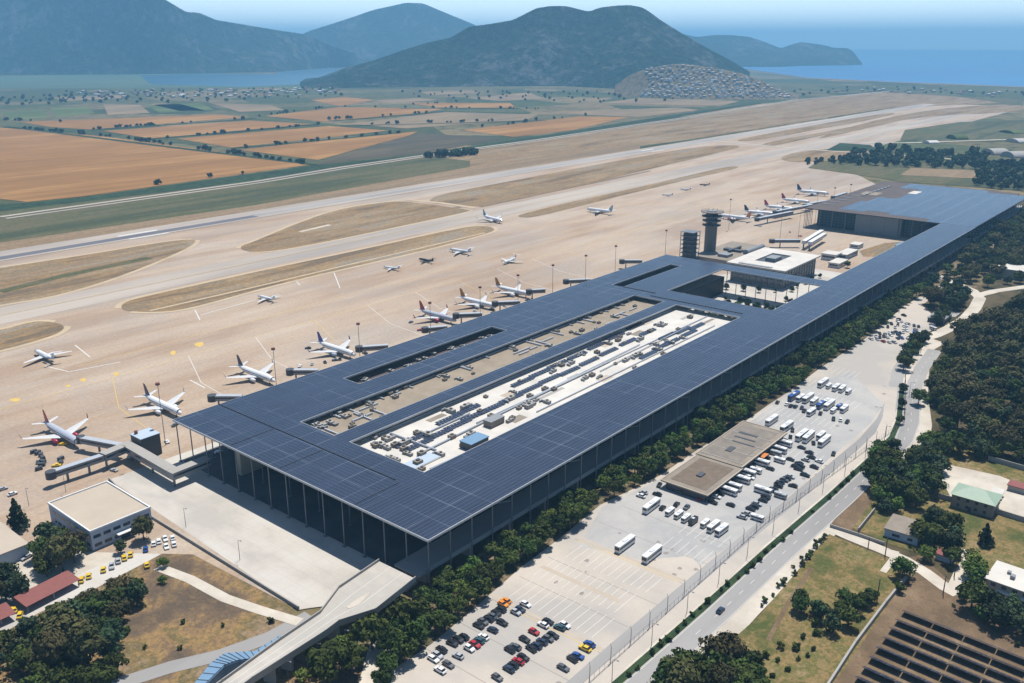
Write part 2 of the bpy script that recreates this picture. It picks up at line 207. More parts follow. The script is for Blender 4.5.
# ---------------------------------------------------------------- object helpers
def tag(o, label=None, cat=None, group=None, kind=None):
    if label: o['label'] = label
    if cat: o['category'] = cat
    if group: o['group'] = group
    if kind: o['kind'] = kind
    return o
def empty(name, loc, label, cat, group=None, rz=0.0):
    o = bpy.data.objects.new(name, None); COL.objects.link(o); o.location = loc if len(loc) == 3 else (*loc, 0); o.rotation_euler = (0, 0, rz)
    o.empty_display_size = 1; return tag(o, label, cat, group)
class MB:
    def __init__(s): s.v = []; s.f = []
    def add(s, vs, fs):
        b = len(s.v); s.v += [tuple(p) for p in vs]; s.f += [tuple(i+b for i in f) for f in fs]; return s
    def box(s, x0, x1, y0, y1, z0, z1):
        return s.add([(x0, y0, z0), (x1, y0, z0), (x1, y1, z0), (x0, y1, z0), (x0, y0, z1), (x1, y0, z1), (x1, y1, z1), (x0, y1, z1)], [(0, 3, 2, 1), (4, 5, 6, 7), (0, 1, 5, 4), (1, 2, 6, 5), (2, 3, 7, 6), (3, 0, 4, 7)])
    def obox(s, cx, cy, z0, lx, ly, h, a=0.0):
        c, n = math.cos(a), math.sin(a); P = []
        for z in (z0, z0+h):
            for sx, sy in ((-1, -1), (1, -1), (1, 1), (-1, 1)):
                x, y = sx*lx/2, sy*ly/2; P.append((cx+x*c-y*n, cy+x*n+y*c, z))
        return s.add(P, [(0, 3, 2, 1), (4, 5, 6, 7), (0, 1, 5, 4), (1, 2, 6, 5), (2, 3, 7, 6), (3, 0, 4, 7)])
    def prism(s, pts, z0, z1, z0b=None, z1b=None):
        n = len(pts); z0s = z0 if isinstance(z0, list) else [z0]*n; z1s = z1 if isinstance(z1, list) else [z1]*n
        area = sum(pts[i][0]*pts[(i+1) % n][1]-pts[(i+1) % n][0]*pts[i][1] for i in range(n))
        if area < 0: pts = pts[::-1]; z0s = z0s[::-1]; z1s = z1s[::-1]
        V = [(p[0], p[1], z) for p, z in zip(pts, z0s)]+[(p[0], p[1], z) for p, z in zip(pts, z1s)]
        tri = tessellate_polygon([[Vector((p[0], p[1], 0)) for p in pts]]); F = []
        for t in tri:
            a, b, c = t; cr = (pts[b][0]-pts[a][0])*(pts[c][1]-pts[a][1])-(pts[b][1]-pts[a][1])*(pts[c][0]-pts[a][0])
            if cr < 0: a, b, c = a, c, b
            F.append((a+n, b+n, c+n)); F.append((c, b, a))
        for i in range(n): j = (i+1) % n; F.append((i, j, j+n, i+n))
        return s.add(V, F)
    def tube(s, p0, p1, r0, r1=None, n=8, cap=True):
        r1 = r0 if r1 is None else r1; p0, p1 = Vector(p0), Vector(p1); d = (p1-p0).normalized()
        a = Vector((0, 0, 1)) if abs(d.z) < 0.9 else Vector((1, 0, 0)); u = d.cross(a).normalized(); w = d.cross(u); V = []
        for p, r in ((p0, r0), (p1, r1)):
            for i in range(n): t = 2*math.pi*i/n; V.append(p+u*math.cos(t)*r+w*math.sin(t)*r)
        F = [(i, i+n, (i+1) % n+n, (i+1) % n) for i in range(n)]
        if cap: F += [tuple(range(n)), tuple(range(2*n-1, n-1, -1))]
        return s.add(V, F)
    def loft(s, rings, cap=True):
        n = len(rings[0]); V = [p for r in rings for p in r]; F = []
        for k in range(len(rings)-1):
            for i in range(n): j = (i+1) % n; F.append((k*n+i, k*n+j, (k+1)*n+j, (k+1)*n+i))
        if cap: F += [tuple(range(n-1, -1, -1)), tuple((len(rings)-1)*n+i for i in range(n))]
        return s.add(V, F)
    def mesh(s, name, mat, smooth=False, off=(0, 0, 0)):
        me = bpy.data.meshes.new(name); me.from_pydata([(x-off[0], y-off[1], z-off[2]) for x, y, z in s.v], [], s.f); me.materials.append(mat)
        if smooth: me.polygons.foreach_set('use_smooth', [True]*len(me.polygons))
        me.update(); return me
    def build(s, name, mat, parent=None, smooth=False, world=False):
        """world=True: coordinates are site coordinates, made local to the parent"""
        if isinstance(mat, str): mat = M[mat]
        off = tuple(parent.location) if (world and parent) else (0, 0, 0)
        o = bpy.data.objects.new(name, s.mesh(name, mat, smooth, off)); COL.objects.link(o)
        if parent: o.parent = parent
        return o
def inst(name, me, parent=None, loc=(0, 0, 0), rz=0.0, scl=None):
    o = bpy.data.objects.new(name, me); COL.objects.link(o); o.location = loc; o.rotation_euler = (0, 0, rz)
    if scl: o.scale = scl
    if parent: o.parent = parent
    return o
def copy_tree(o, parent=None):
    c = o.copy(); COL.objects.link(c)
    if parent: c.parent = parent
    for ch in list(o.children): copy_tree(ch, c)
    return c
def chaikin(p, k=2):
    for _ in range(k):
        q = []
        for i in range(len(p)):
            a, b = p[i], p[(i+1) % len(p)]; q += [(0.75*a[0]+0.25*b[0], 0.75*a[1]+0.25*b[1]), (0.25*a[0]+0.75*b[0], 0.25*a[1]+0.75*b[1])]
        p = q
    return p
def sheet(name, pts, z, mat, kind='structure', px=True, smooth=0, label=None, cat=None, group=None):
    p = [at(*q) for q in pts] if px else list(pts)
    if smooth: p = chaikin(p, smooth)
    area = sum(p[i][0]*p[(i+1) % len(p)][1]-p[(i+1) % len(p)][0]*p[i][1] for i in range(len(p)))
    if area < 0: p = p[::-1]
    m = MB(); tri = tessellate_polygon([[Vector((*q, 0)) for q in p]]); F = []
    for a, b, c in tri:
        cr = (p[b][0]-p[a][0])*(p[c][1]-p[a][1])-(p[b][1]-p[a][1])*(p[c][0]-p[a][0]); F.append((a, b, c) if cr > 0 else (a, c, b))
    m.add([(q[0], q[1], z) for q in p], F); o = m.build(name, mat); return tag(o, label, cat, group, kind)
def ribbon(name, pts, w, z, mat, px=True, kind='structure', wend=None, **kw):
    p = [Vector(at(*q)) if px else Vector(q) for q in pts]; L = []; Rr = []
    for i, q in enumerate(p):
        d = (p[min(i+1, len(p)-1)]-p[max(i-1, 0)]).normalized(); n = Vector((-d.y, d.x)); ww = w if wend is None else w+(wend-w)*i/(len(p)-1)
        L.append(q+n*ww/2); Rr.append(q-n*ww/2)
    m = MB(); k = len(p); m.add([(q.x, q.y, z) for q in L]+[(q.x, q.y, z) for q in Rr], [(i+k, i+k+1, i+1, i) for i in range(k-1)])
    o = m.build(name, mat); return tag(o, kind=kind, **kw)
def rect(name, x0, x1, y0, y1, z, mat, **kw): return sheet(name, [(x0, y0), (x1, y0), (x1, y1), (x0, y1)], z, mat, px=False, **kw)

# ================================================================ SETTING
m = MB(); m.add([(-9000, -12000, -0.3), (36000, -12000, -0.3), (36000, 27000, -0.3), (-9000, 27000, -0.3)], [(0, 1, 2, 3)]); tag(m.build('ground', 'plain'), kind='structure')
sheet('sea', [at(*q) for q in [(728, 66.5), (760, 71), (808, 78), (892, 82), (960, 84.5), (1024, 87), (1300, 97)]]+[(9000, -9000), (36100, -11900), (36100, 27100), (25000, 27100), at(640, 50.5), at(660, 64), at(700, 66)], 0.6, 'sea', px=False)
sheet('beach', [(745, 70), (808, 77.9), (892, 81.9), (960, 84.4), (1024, 86.9), (1300, 96), (1300, 97.5), (1024, 87.7), (892, 82.6), (808, 78.5), (745, 70.6)], 0.9, 'brown_strip')
sheet('marsh', [(-60, 78), (133, 73.5), (300, 76), (340, 80), (300, 88), (143, 88), (-60, 89)], 0.2, 'marsh')
sheet('lake', [(140, 75.5), (200, 73.5), (275, 74.2), (282, 70), (279, 68.3), (340, 67.5), (345, 75), (318, 79), (312, 84), (240, 87), (150, 84)], 0.5, 'lake')

def hill(name, sil, D, foot, Dback, seed, namp=0.24, nt=52, step=3.5):
    """heightfield ridge: crest follows the skyline at distance D, front foot at given distances"""
    def lerp(tab, x):
        if x <= tab[0][0]: return tab[0][1]
        for (a, b), (c, d) in zip(tab, tab[1:]):
            if x <= c: return b+(d-b)*(x-a)/(c-a)
        return tab[-1][1]
    m = MB(); xs = []; x = sil[0][0]
    while x <= sil[-1][0]: xs.append(x); x += step
    V = []; nb = 8
    for x in xs:
        ps = sum(lerp(sil, x+o) for o in (-2, 0, 2))/3; fy = lerp(foot, x)
        DD = D(x) if callable(D) else D
        rx, ry, rz = ray(x, ps, DD); fx, fyy = at(x, fy); rz = max(rz, 1)
        for j in range(nt+1):
            t = j/nt; s = t**1.22
            X = fx+(rx-fx)*t; Y = fyy+(ry-fyy)*t; Z = rz*s
            q = Vector((X, Y, seed*1000.0))
            c1 = abs(noise.noise(q/700.0))*1.5; c2 = abs(noise.noise(q/260.0+Vector((9, 3, 1))))*1.2; c3 = noise.fractal(q/90.0, 0.8, 2.1, 4)
            Z *= 1-namp*2.6*(1-t**4)*(0.55*c1+0.35*c2); Z += rz*0.03*c3*(1-t**8)*min(1, t*6)
            V.append((X, Y, Z if j else -3))
        for j in range(1, nb+1):
            t = j/nb; X = rx+(rx/DD)*Dback*t; Y = ry+(ry/DD)*Dback*t; V.append((X, Y, rz*(1-t)**1.3-3*t))
    w = nt+1+nb
    for i in range(len(xs)-1):
        for j in range(w-1): a = i*w+j; m.f.append((a, a+w, a+w+1, a+1))
    m.v = V; return tag(m.build(name, 'hill', smooth=True), kind='structure')
hill('hill', [(-320, 70), (-150, 40), (-40, 10), (0, -1), (60, -14), (110, -16), (150, -7), (166, 0), (186, 12), (199, 12.6), (216, 20), (246, 25), (276, 30), (304, 34), (335, 47), (380, 62), (400, 68)], lambda x: 6500+max(0, x-150)*9, [(-320, 77), (130, 74.5), (275, 72), (340, 67), (400, 69)], 2500, 1)
hill('hill', [(250, 62), (280, 45), (309, 31), (339, 21.6), (373, 10), (406, 2.7), (423, 3.3), (446, 13), (473, 24), (500, 38), (540, 58), (560, 65)], 9600, [(250, 66), (560, 66)], 2500, 2)
hill('hill', [(640, 45), (663, 36), (680, 33.5), (697, 37), (715, 35), (730, 35), (750, 37), (765, 42), (781, 48.5), (790, 45), (801, 42), (824, 45), (834, 48), (848, 48), (855, 53), (860, 61), (863, 64.5)], 9600, [(640, 67), (780, 67), (800, 66), (863, 65)], 1200, 3, 0.12, step=3)
hill('hill', [(300, 83), (320, 77), (345, 68), (375, 60), (403, 50), (430, 42), (450, 38), (469, 26.6), (490, 24), (513, 20), (536, 8.3), (550, 6), (566, 6), (578, 9), (589, 11.6), (600, 7.5), (616, 5.6), (630, 5), (642, 7.3), (650, 12), (659, 19), (679, 31.6), (700, 44), (730, 60), (745, 69), (752, 73)], 4950, [(300, 88), (340, 88), (400, 87), (560, 86), (640, 90), (700, 93), (752, 93)], 900, 4, 0.27, 64, 2.6)
TOWN = [(640, 71), (655, 67), (672, 64), (690, 64.5), (715, 68), (740, 73), (765, 82), (788, 93), (800, 98)]
hill('town_hill', [(615, 86), (628, 76)]+TOWN, lambda x: 3600+(800-x)*0.9, [(615, 96), (700, 99.5), (800, 99.5)], 500, 5, 0.03, 24, 4)

# fields (seen from the air as flat parcels)
for pts, mt in (([(-60, 118), (0, 127.5), (100, 136), (213, 151), (312, 164.5), (256, 172), (82, 196.5), (27, 202), (0, 199), (-60, 206)], 'wheat'),
    ([(20, 122), (215, 114.5), (248, 117), (90, 129.5), (50, 127)], 'wheat'), ([(103, 131), (250, 120.5), (312, 124), (152, 138.5)], 'wheat'),
    ([(176, 138.5), (330, 126), (388, 130.5), (340, 136), (232, 147.5)], 'wheat'), ([(240, 150), (340, 138), (418, 131.5), (408, 136), (372, 145), (318, 160)], 'wheat'),
    ([(265, 116), (340, 107), (443, 109), (425, 112.5), (322, 121.5)], 'wheat'), ([(406, 103), (510, 103), (516, 108), (440, 107.5)], 'wheat'), ([(350, 124), (443, 112), (539, 114.5), (526, 120), (406, 128.5)], 'stubble'),
    ([(463, 130), (579, 116.5), (629, 117), (573, 130), (513, 137)], 'wheat'), ([(545, 112), (680, 107.5), (700, 110), (640, 117), (590, 115)], 'stubble'), ([(466, 98), (529, 92.5), (545, 99), (500, 101)], 'stubble'),
    ([(318, 164), (335, 156), (418, 133.5), (505, 138), (430, 152)], 'fallow'), ([(0, 112), (45, 109.5), (48, 118), (12, 120)], 'pasture'), ([(50, 108), (88, 107), (95, 113), (56, 117)], 'pasture'),
    ([(103, 104), (140, 105), (150, 113), (108, 115)], 'stubble'), ([(145, 105), (200, 103), (215, 110), (160, 113)], 'pasture'), ([(150, 104), (180, 104), (205, 110.5), (180, 111)], 'stubble'), ([(210, 103), (270, 105), (285, 110), (240, 112)], 'stubble'),
    ([(310, 100), (345, 97), (375, 100), (340, 106)], 'wheat'), ([(372, 100.5), (420, 98), (440, 100), (390, 103)], 'stubble'), ([(640, 98), (740, 101), (720, 106), (600, 103)], 'stubble'), ([(420, 92), (470, 90), (480, 93), (430, 95)], 'stubble'),
    ([(700, 112), (760, 104), (800, 103), (760, 112), (680, 122), (640, 127)], 'island_grass'), ([(60, 97), (120, 95), (125, 98), (66, 101)], 'stubble')):
    sheet('field', pts, 0.12+0.003*len(pts), mt)
# long strips beside the airfield
sheet('brush_strip', [(-60, 207), (27, 203), (82, 197.5), (256, 173), (312, 165.5), (400, 157), (520, 139), (640, 120), (760, 102), (760, 104), (640, 123), (540, 139.5), (433, 154), (340, 166), (256, 181), (-60, 219)], 0.22, 'dark_strip')
sheet('green_strip', [(-60, 215), (256, 179), (433, 154), (680, 117), (881, 90), (1024, 100), (1024, 106), (900, 103), (680, 141), (512, 167), (256, 207), (-60, 252)], 0.14, 'green_strip')
sheet('dry_strip', [(433, 157), (540, 141), (680, 120), (794, 101), (881, 92), (960, 97), (1000, 103), (888, 108), (680, 141), (470, 167), (470, 161)], 0.2, 'island_grass')
sheet('dry_strip', [(-60, 248), (0, 243), (256, 205), (470, 167), (640, 144), (640, 150), (512, 172), (256, 214), (-60, 262)], 0.24, 'brown_strip')
for a, w in ((0, 9), (17, 7)):
    p = [at(0, 217), at(256, 181.5), at(340, 167.5), at(433, 154), at(539, 139.5), at(680, 118.3), at(794, 100)]
    ribbon('highway', [(q[0], q[1]-a) for q in p]+[(4600, 1290), (6200, 1250)], w, 0.4, 'taxi', px=False)
# airfield pavement
sheet('apron', [(160, 300), (100, 380), (-40, 460), (-80, 930), (345, 936), (3800, 945), (3800, 640), (1600, 600), (1300, 395), (700, 330), (420, 250), (197, 215), (164, 237)], 0.0, 'concrete', px=False)
rect('runway', -200, 3350, 900, 945, 0.30, 'taxi'); rect('runway_asphalt', -200, 620, 906, 920, 0.36, 'runway_dark'); rect('runway_asphalt', 620, 3250, 912, 924, 0.36, 'road')
for x in (455, 1500): rect('touchdown_mark', x, x+45, 922, 927, 0.40, 'white_mark'); rect('touchdown_mark', x, x+45, 899, 903, 0.40, 'white_mark')
rect('taxiway', -200, 3600, 688, 735, 0.10, 'taxi')
isl = [[(-60, 276), (0, 268), (100, 253), (160, 242.5), (192, 239), (197, 241.5), (185, 250), (125, 275), (62, 295), (0, 305), (-60, 315)],
 [(237, 247.5), (256, 241), (293, 225), (338, 209), (388, 201.5), (408, 201.5), (471, 210), (468, 212), (331, 241), (276, 251), (250, 252.5)],
 [(411, 200), (512, 181), (600, 164), (700, 146), (748, 145), (720, 152.5), (600, 181), (512, 200), (474, 208.5)],
 [(120, 306), (130, 300), (175, 290), (256, 272), (361, 250), (466, 226.5), (488, 226), (497, 230), (481, 235.5), (416, 252.5), (306, 277.5), (256, 290), (185, 310), (150, 312.5), (124, 311)],
 [(517, 215), (580, 200), (650, 185), (728, 166), (744, 167), (690, 179), (620, 196), (535, 217.5), (520, 217.5)],
 [(-60, 338), (0, 331), (30, 322), (50, 321.5), (66, 326), (60, 333), (40, 340), (0, 351), (-60, 362)],
 [(757, 144), (830, 131), (880, 121), (868, 126), (800, 140), (770, 147)], [(728, 141), (800, 128), (860, 117), (900, 112), (885, 117), (830, 127), (755, 141.5)],
 [(880, 118), (960, 106), (1024, 104), (1024, 112), (920, 116), (860, 130), (800, 143)], [(775, 159), (800, 151), (870, 146), (880, 151), (860, 158), (800, 163)]]
for i, p in enumerate(isl):
    q = chaikin([at(*a) for a in p], 2)
    if i in (0, 1, 3, 5):
        cx = sum(a[0] for a in q)/len(q); cy = sum(a[1] for a in q)/len(q); b = []
        for j, a in enumerate(q):
            d = (Vector(q[(j+1) % len(q)])-Vector(q[j-1])).normalized(); n = Vector((d.y, -d.x))
            if n.dot(Vector(a)-Vector((cx, cy))) < 0 and abs(n.y) > 0.3: n = -n
            b.append((a[0]+n.x*4.5, a[1]+n.y*4.5))
        sheet('shoulder', b, 0.16+0.004*i, 'ochre_band', px=False)
    sheet('grass_island', q, 0.22+0.006*i, 'island_grass', px=False)
sheet('grass_verge', [(820, 160), (905, 152), (1024, 158), (1100, 170), (1100, 200), (1010, 190), (960, 186), (900, 182), (880, 178), (808, 168)], 0.26, 'green_strip')
sheet('dry_strip', [(911, 168), (985, 171), (985, 179), (900, 175)], 0.3, 'brown_strip')
ribbon('service_road', [(714, 141), (790, 148)], 8, 0.32, 'verge'); ribbon('service_road', [(800, 149), (860, 153), (930, 157), (1000, 164)], 8, 0.34, 'verge'); ribbon('service_road', [(840, 142), (905, 143), (1024, 139)], 10, 0.34, 'verge')
sheet('green_strip', [(905, 130), (960, 122), (1024, 120), (1060, 140), (980, 142), (900, 140)], 0.27, 'green_strip'); sheet('green_strip', [(840, 143), (870, 145), (880, 151), (825, 151)], 0.29, 'dark_strip')
for p, w, mt in (([(150, 311), (256, 287), (340, 267), (430, 246), (485, 233)], 3, 'ochre_band'), ([(0, 292), (60, 277), (110, 266), (150, 258)], 12, 'green_strip'), ([(300, 232), (330, 225)], 6, 'verge'), ([(0, 281), (60, 268), (130, 255), (185, 244)], 10, 'brown_strip'),
    ([(480, 207), (560, 190), (650, 171)], 6, 'brown_strip'), ([(300, 240), (400, 217), (460, 207)], 8, 'brown_strip')): ribbon('dirt_line', p, w, 0.31, mt)
ribbon('taxi_link', [(408, 200), (440, 203), (475, 208)], 9, 0.33, 'ochre_band')
# faint painted lines
for Y in (712,): ribbon('centre_line', [(-200, Y), (3300, Y)], 0.7, 0.36, 'yellow_mark', px=False)
ribbon('taxi_line', [(235, 555), (1200, 555)], 0.45, 0.03, 'yellow_mark', px=False); ribbon('taxi_line', [(0, 520), (1200, 520)], 0.45, 0.03, 'yellow_mark', px=False)
for x in range(210, 680, 52): ribbon('stand_line', [(x, 405), (x+8, 470), (x+30, 520)], 0.4, 0.032, 'white_mark' if x % 3 else 'yellow_mark', px=False)
for p in ([(75, 345), (90, 357)], [(68, 372), (120, 362)], [(290, 275), (300, 285)], [(333, 270), (340, 288)], [(190, 380), (205, 388)], [(45, 366), (70, 372)], [(200, 315), (255, 300)], [(195, 310), (200, 320)]): ribbon('stand_line', p, 0.8, 0.035, 'white_mark')
for x, y, a, b in ((199, 344.5, 5, 2.6), (173, 353, 3, 2.6), (83, 380, 3.5, 2), (68, 386, 3, 1.3), (116, 374, 3, 2), (15, 400, 6, 2)):
    sheet('ground_marking', [(x-a, y), (x-a*.5, y-b*.8), (x+a*.7, y-b), (x+a, y-.2), (x+a*.4, y+b), (x-a*.6, y+b*.7)], 0.04, 'yellow_mark', smooth=2)
sheet('canopy_shade_sheet', [(204, 225), (204, 382), (227, 382), (227, 225)], 0.07, 'painted_canopy_shade', px=False)  # added dark sheet: deepens the canopy's shade on the floor by colour
# landside ground
G_ = sheet('landside_ground', [(-100, -60), (170, 120), (160, 236), (164, 240), (171, 389), (60, 420), (-60, 480), (-300, 200), (-100, -60)][:-1], -0.12, 'dry_grass', px=False)
sheet('landside_ground', [(150, 200), (420, 262), (700, 345), (1300, 399), (1300, 380), (1500, 40), (500, -300), (100, -160), (100, 60)], -0.14, 'forest_floor', px=False)
sheet('terrace', [(164.5, 237), (171, 389), (196, 389), (300, 384), (300, 225), (180, 225)], 0.05, 'slab', px=False)
sheet('terrace', [at(-30, 566), at(0, 552), at(60, 522), at(110, 481.5), at(122, 474), at(170, 470), (200, 392), (171, 389)], 0.03, 'concrete', px=False)
sheet('tree_bed', [(150, 150), (168, 205), (197, 212), (1230, 212), (1230, 150), (700, 170), (560, 205), (340, 190), (220, 170)], -0.10, 'shrub_soil', px=False)
sheet('pavement', [(120, 165), (168, 203), (188, 207), (188, 203), (172, 196), (140, 170)], 0.06, 'verge', px=False)
LOT = [(380, 683+40), (392, 670), (430, 645), (470, 612), (520, 568), (560, 538), (600, 505), (659, 476), (700, 448), (747, 420), (768, 405), (790, 391), (820, 368), (862, 341), (886, 322), (904, 306), (931, 290), (938, 286), (945, 287), (934, 296), (922, 305), (935, 317), (936, 325), (922, 340), (905, 352), (898, 372), (890, 400), (880, 424), (860, 444), (800, 497), (700, 580), (620, 648), (573, 690), (540, 723)]
sheet('car_park', LOT, -0.02, 'lot')
sheet('car_park_asphalt', [(578, 546), (602, 507), (662, 478), (700, 452), (747, 424), (768, 408), (785, 398), (800, 388), (850, 372), (884, 404), (870, 424), (850, 441), (797, 488), (745, 534), (700, 566), (690, 556), (640, 560), (612, 552)], -0.012, 'lot_grey')
LR = [(545, 713), (573, 690), (620, 648), (700, 580), (800, 497), (866, 441), (884, 420), (893, 400), (898, 372), (905, 352), (925, 338)]
ribbon('perimeter_road', [(540, 726)]+LR[1:9]+[(900, 368), (912, 350)], 7.5, 0.01, 'road')
sheet('verge', [(536, 733), (578, 692), (625, 650), (705, 583), (803, 500), (869, 443), (887, 421), (896, 401), (900, 374), (907, 355), (930, 338), (945, 343), (930, 352), (928, 395), (932, 425), (930, 440), (880, 490), (840, 530), (758, 615), (690, 690), (650, 726)], 0.0, 'verge')
MED = [Vector(at(*p)) for p in [(565, 733), (590, 709), (617, 683), (660, 645.5), (700, 610.5), (768, 549), (832, 494), (872, 457), (892, 437), (899, 420), (901, 400), (902, 388)]]
def offset_line(P, d):
    out = []
    for i, q in enumerate(P):
        t = (P[min(i+1, len(P)-1)]-P[max(i-1, 0)]).normalized(); out.append((q.x+t.y*d, q.y-t.x*d))
    return out
ribbon('grass_median', [tuple(p) for p in MED], 2.8, 0.06, 'dark_strip', px=False)
rr = offset_line(MED, 6.0)[:-1]+[at(914, 386), at(922, 368), at(935, 350)]
ribbon('road', rr, 8.8, 0.05, 'road', px=False); ribbon('road', offset_line(MED, -5.4), 6.0, 0.03, 'lot', px=False)
for k in range(len(rr)-1):
    a, b = Vector(rr[k]), Vector(rr[k+1]); n = int((b-a).length/9)
    for q in range(n): p0 = a+(b-a)*q/n; p1 = p0+(b-a).normalized()*3.5; ribbon('lane_dash', [tuple(p0), tuple(p1)], .17, .07, 'white_mark', px=False)
for d_ in (2.0, 10.1): ribbon('edge_line', offset_line(MED, d_)[:-1], .16, .072, 'white_mark', px=False)
ribbon('road', [(925, 338), (935, 335), (950, 328), (966, 318), (975, 308), (980, 298), (972, 290), (950, 281), (938, 276), (930, 272)], 9, 0.04, 'verge')
ribbon('road', [(975, 296), (995, 291), (1030, 286)], 8, 0.045, 'verge')
sheet('meadow', [(829, 534), (870, 551), (893, 560), (906, 579), (830, 690), (690, 700), (700, 668), (758, 617)], 0.02, 'right_meadow')
sheet('meadow', [(906, 579), (893, 560), (920, 555), (960, 590), (990, 605), (1060, 640), (1060, 720), (800, 720)], 0.01, 'bare_soil')
sheet('meadow', [(840, 523), (866, 478), (905, 440), (960, 440), (1040, 470), (1060, 620), (990, 600), (940, 560), (893, 545)], -0.01, 'right_meadow')
sheet('bare_ground', [(830, 525), (868, 480), (880, 490), (850, 532)], 0.015, 'bare_soil')
ribbon('lane', [(828, 527), (850, 537), (880, 549), (905, 560), (925, 572), (945, 587), (958, 594)], 6, 0.04, 'verge'); ribbon('lane', [(955, 590), (962, 575), (970, 562), (968, 550)], 6, 0.045, 'verge'); ribbon('lane', [(883, 572), (893, 559), (896, 551)], 2.5, 0.05, 'verge')
sheet('yard', [(938, 473), (950, 465), (1000, 476), (1030, 488), (1030, 520), (990, 508), (950, 496)], 0.03, 'verge')
ribbon('footpath', [(768, 640), (790, 600), (802, 582), (812, 568)], 1.6, 0.05, 'bare_soil')
# landside left roads
ribbon('dirt_track', [(158, 567), (190, 579), (225, 598), (260, 610), (300, 622)], 4.5, 0.0, 'verge')
ribbon('road', [(90, 705), (120, 683), (170, 667), (220, 655), (270, 637), (310, 615)], 6.5, -0.05, 'road')
sheet('parking_yard', [(-10, 600), (40, 590), (100, 565), (150, 545), (178, 536), (181, 543), (150, 560), (96, 588), (40, 612), (-10, 640)], -0.04, 'slab')
sheet('parking_yard', [(0, 560), (30, 540), (60, 548), (95, 552), (110, 560), (60, 582), (20, 600), (-10, 604)], -0.05, 'verge')
sheet('parking_yard', [(90, 552), (125, 545), (150, 530), (160, 540), (120, 560), (80, 575)], -0.045, 'verge')

# ================================================================ TERMINAL
def grid_slab(m, adds, subs, z0, z1, top_only=False):
    xs = sorted({v for r in adds+subs for v in r[:2]}); ys = sorted({v for r in adds+subs for v in r[2:]})
    def inside(i, j):
        if i < 0 or j < 0 or i >= len(xs)-1 or j >= len(ys)-1: return False
        x = (xs[i]+xs[i+1])/2; y = (ys[j]+ys[j+1])/2
        return any(a < x < b and c < y < d for a, b, c, d in adds) and not any(a < x < b and c < y < d for a, b, c, d in subs)
    for i in range(len(xs)-1):
        for j in range(len(ys)-1):
            if not inside(i, j): continue
            x0, x1, y0, y1 = xs[i], xs[i+1], ys[j], ys[j+1]
            m.add([(x0, y0, z1), (x1, y0, z1), (x1, y1, z1), (x0, y1, z1)], [(0, 1, 2, 3)])
            if top_only: continue
            m.add([(x0, y0, z0), (x1, y0, z0), (x1, y1, z0), (x0, y1, z0)], [(3, 2, 1, 0)])
            for (di, dj, a, b) in ((-1, 0, (x0, y1), (x0, y0)), (1, 0, (x1, y0), (x1, y1)), (0, -1, (x0, y0), (x1, y0)), (0, 1, (x1, y1), (x0, y1))):
                if not inside(i+di, j+dj): m.add([(*a, z0), (*b, z0), (*b, z1), (*a, z1)], [(0, 1, 2, 3)])
    return m
X0, Y0, ZR = 202.6, 208.5, 22.0
HOLES = [(293, 416, 350, 363), (241, 540, 308, 333), (241, 538, 249, 297), (554, 641, 352, 362), (567, 653, 239, 321)]
T = empty('airport_terminal', (X0, Y0, 0), 'huge low airport terminal under a dark blue solar panel canopy with long rectangular roof openings', 'terminal')
MAIN = [(X0, 670, Y0, 383), (670, 972, Y0, 241)]
canopy = grid_slab(MB(), MAIN, HOLES, 20.9, 21.85).build('canopy', 'edge_metal', T, world=True)
e = 0.35
MP = [(X0+e, 241, Y0+e, 250), (241, 670-e, Y0+e, 383-e), (670-e, 972, Y0+e, 241-e)]
HG = [(a-e, b+e, c-e, d+e) for a, b, c, d in HOLES]
grid_slab(MB(), [MP[0]], HG, 0, 21.93, True).build('solar_panels', 'solar_panels_long', canopy).location = (-X0, -Y0, 0)
grid_slab(MB(), MP[1:], HG, 0, 21.93, True).build('solar_panels', 'solar_panels_long', canopy).location = (-X0, -Y0, 0)
grid_slab(MB(), [(X0+e, 241, 250, 383-e)], HG, 0, 21.93, True).build('solar_panels', 'solar_panels_cross', canopy).location = (-X0, -Y0, 0)
# raised ribs and step lines of the canopy
for y in (250.3, 299.5, 335.8): MB().box(X0+1, 227.9, y-.12, y+.12, 21.9, 22.15).build('walkway_rail', 'dark_metal', T, world=True)
for a in ((228, 228.3, 253, 382.8), (554, 554.6, 324, 351.8), (545.5, 546.1, 251, 323)): MB().box(*a, 21.9, 22.3).build('walkway_rail', 'dark_metal', T, world=True)
# soffit beams
bme = MB().box(-.2, .2, 0, 31, 0, .68).mesh('soffit_beam', M['dark_metal']); bmy = MB().box(.5, 23, -.2, .2, 0, .68).mesh('soffit_beam', M['dark_metal'])
for k in range(1, 63): inst('soffit_beam', bme, T, (12.2*k, .6, 20.2))
for k in range(3, 15): inst('soffit_beam', bmy, T, (0, 12.3*k, 20.2))
colm = MB().tube((0, 0, 0), (0, 0, 20.9), 0.28, 0.28, 8); colm.box(-.7, .7, -.7, .7, 0, .5); cme = colm.mesh('column', M['steel'])
for k in range(0, 63): inst('column', cme, T, (k*12.2+(.5 if k == 0 else 0), .5, 0))
for k in range(1, 15): inst('column', cme, T, (.5, min(k*12.3, 173.8), 0))
for k in range(6): inst('column', cme, T, (12.7, 60+k*20.5, 0))
for k in range(10): inst('column', cme, T, (458, 34+k*8.6, 0))
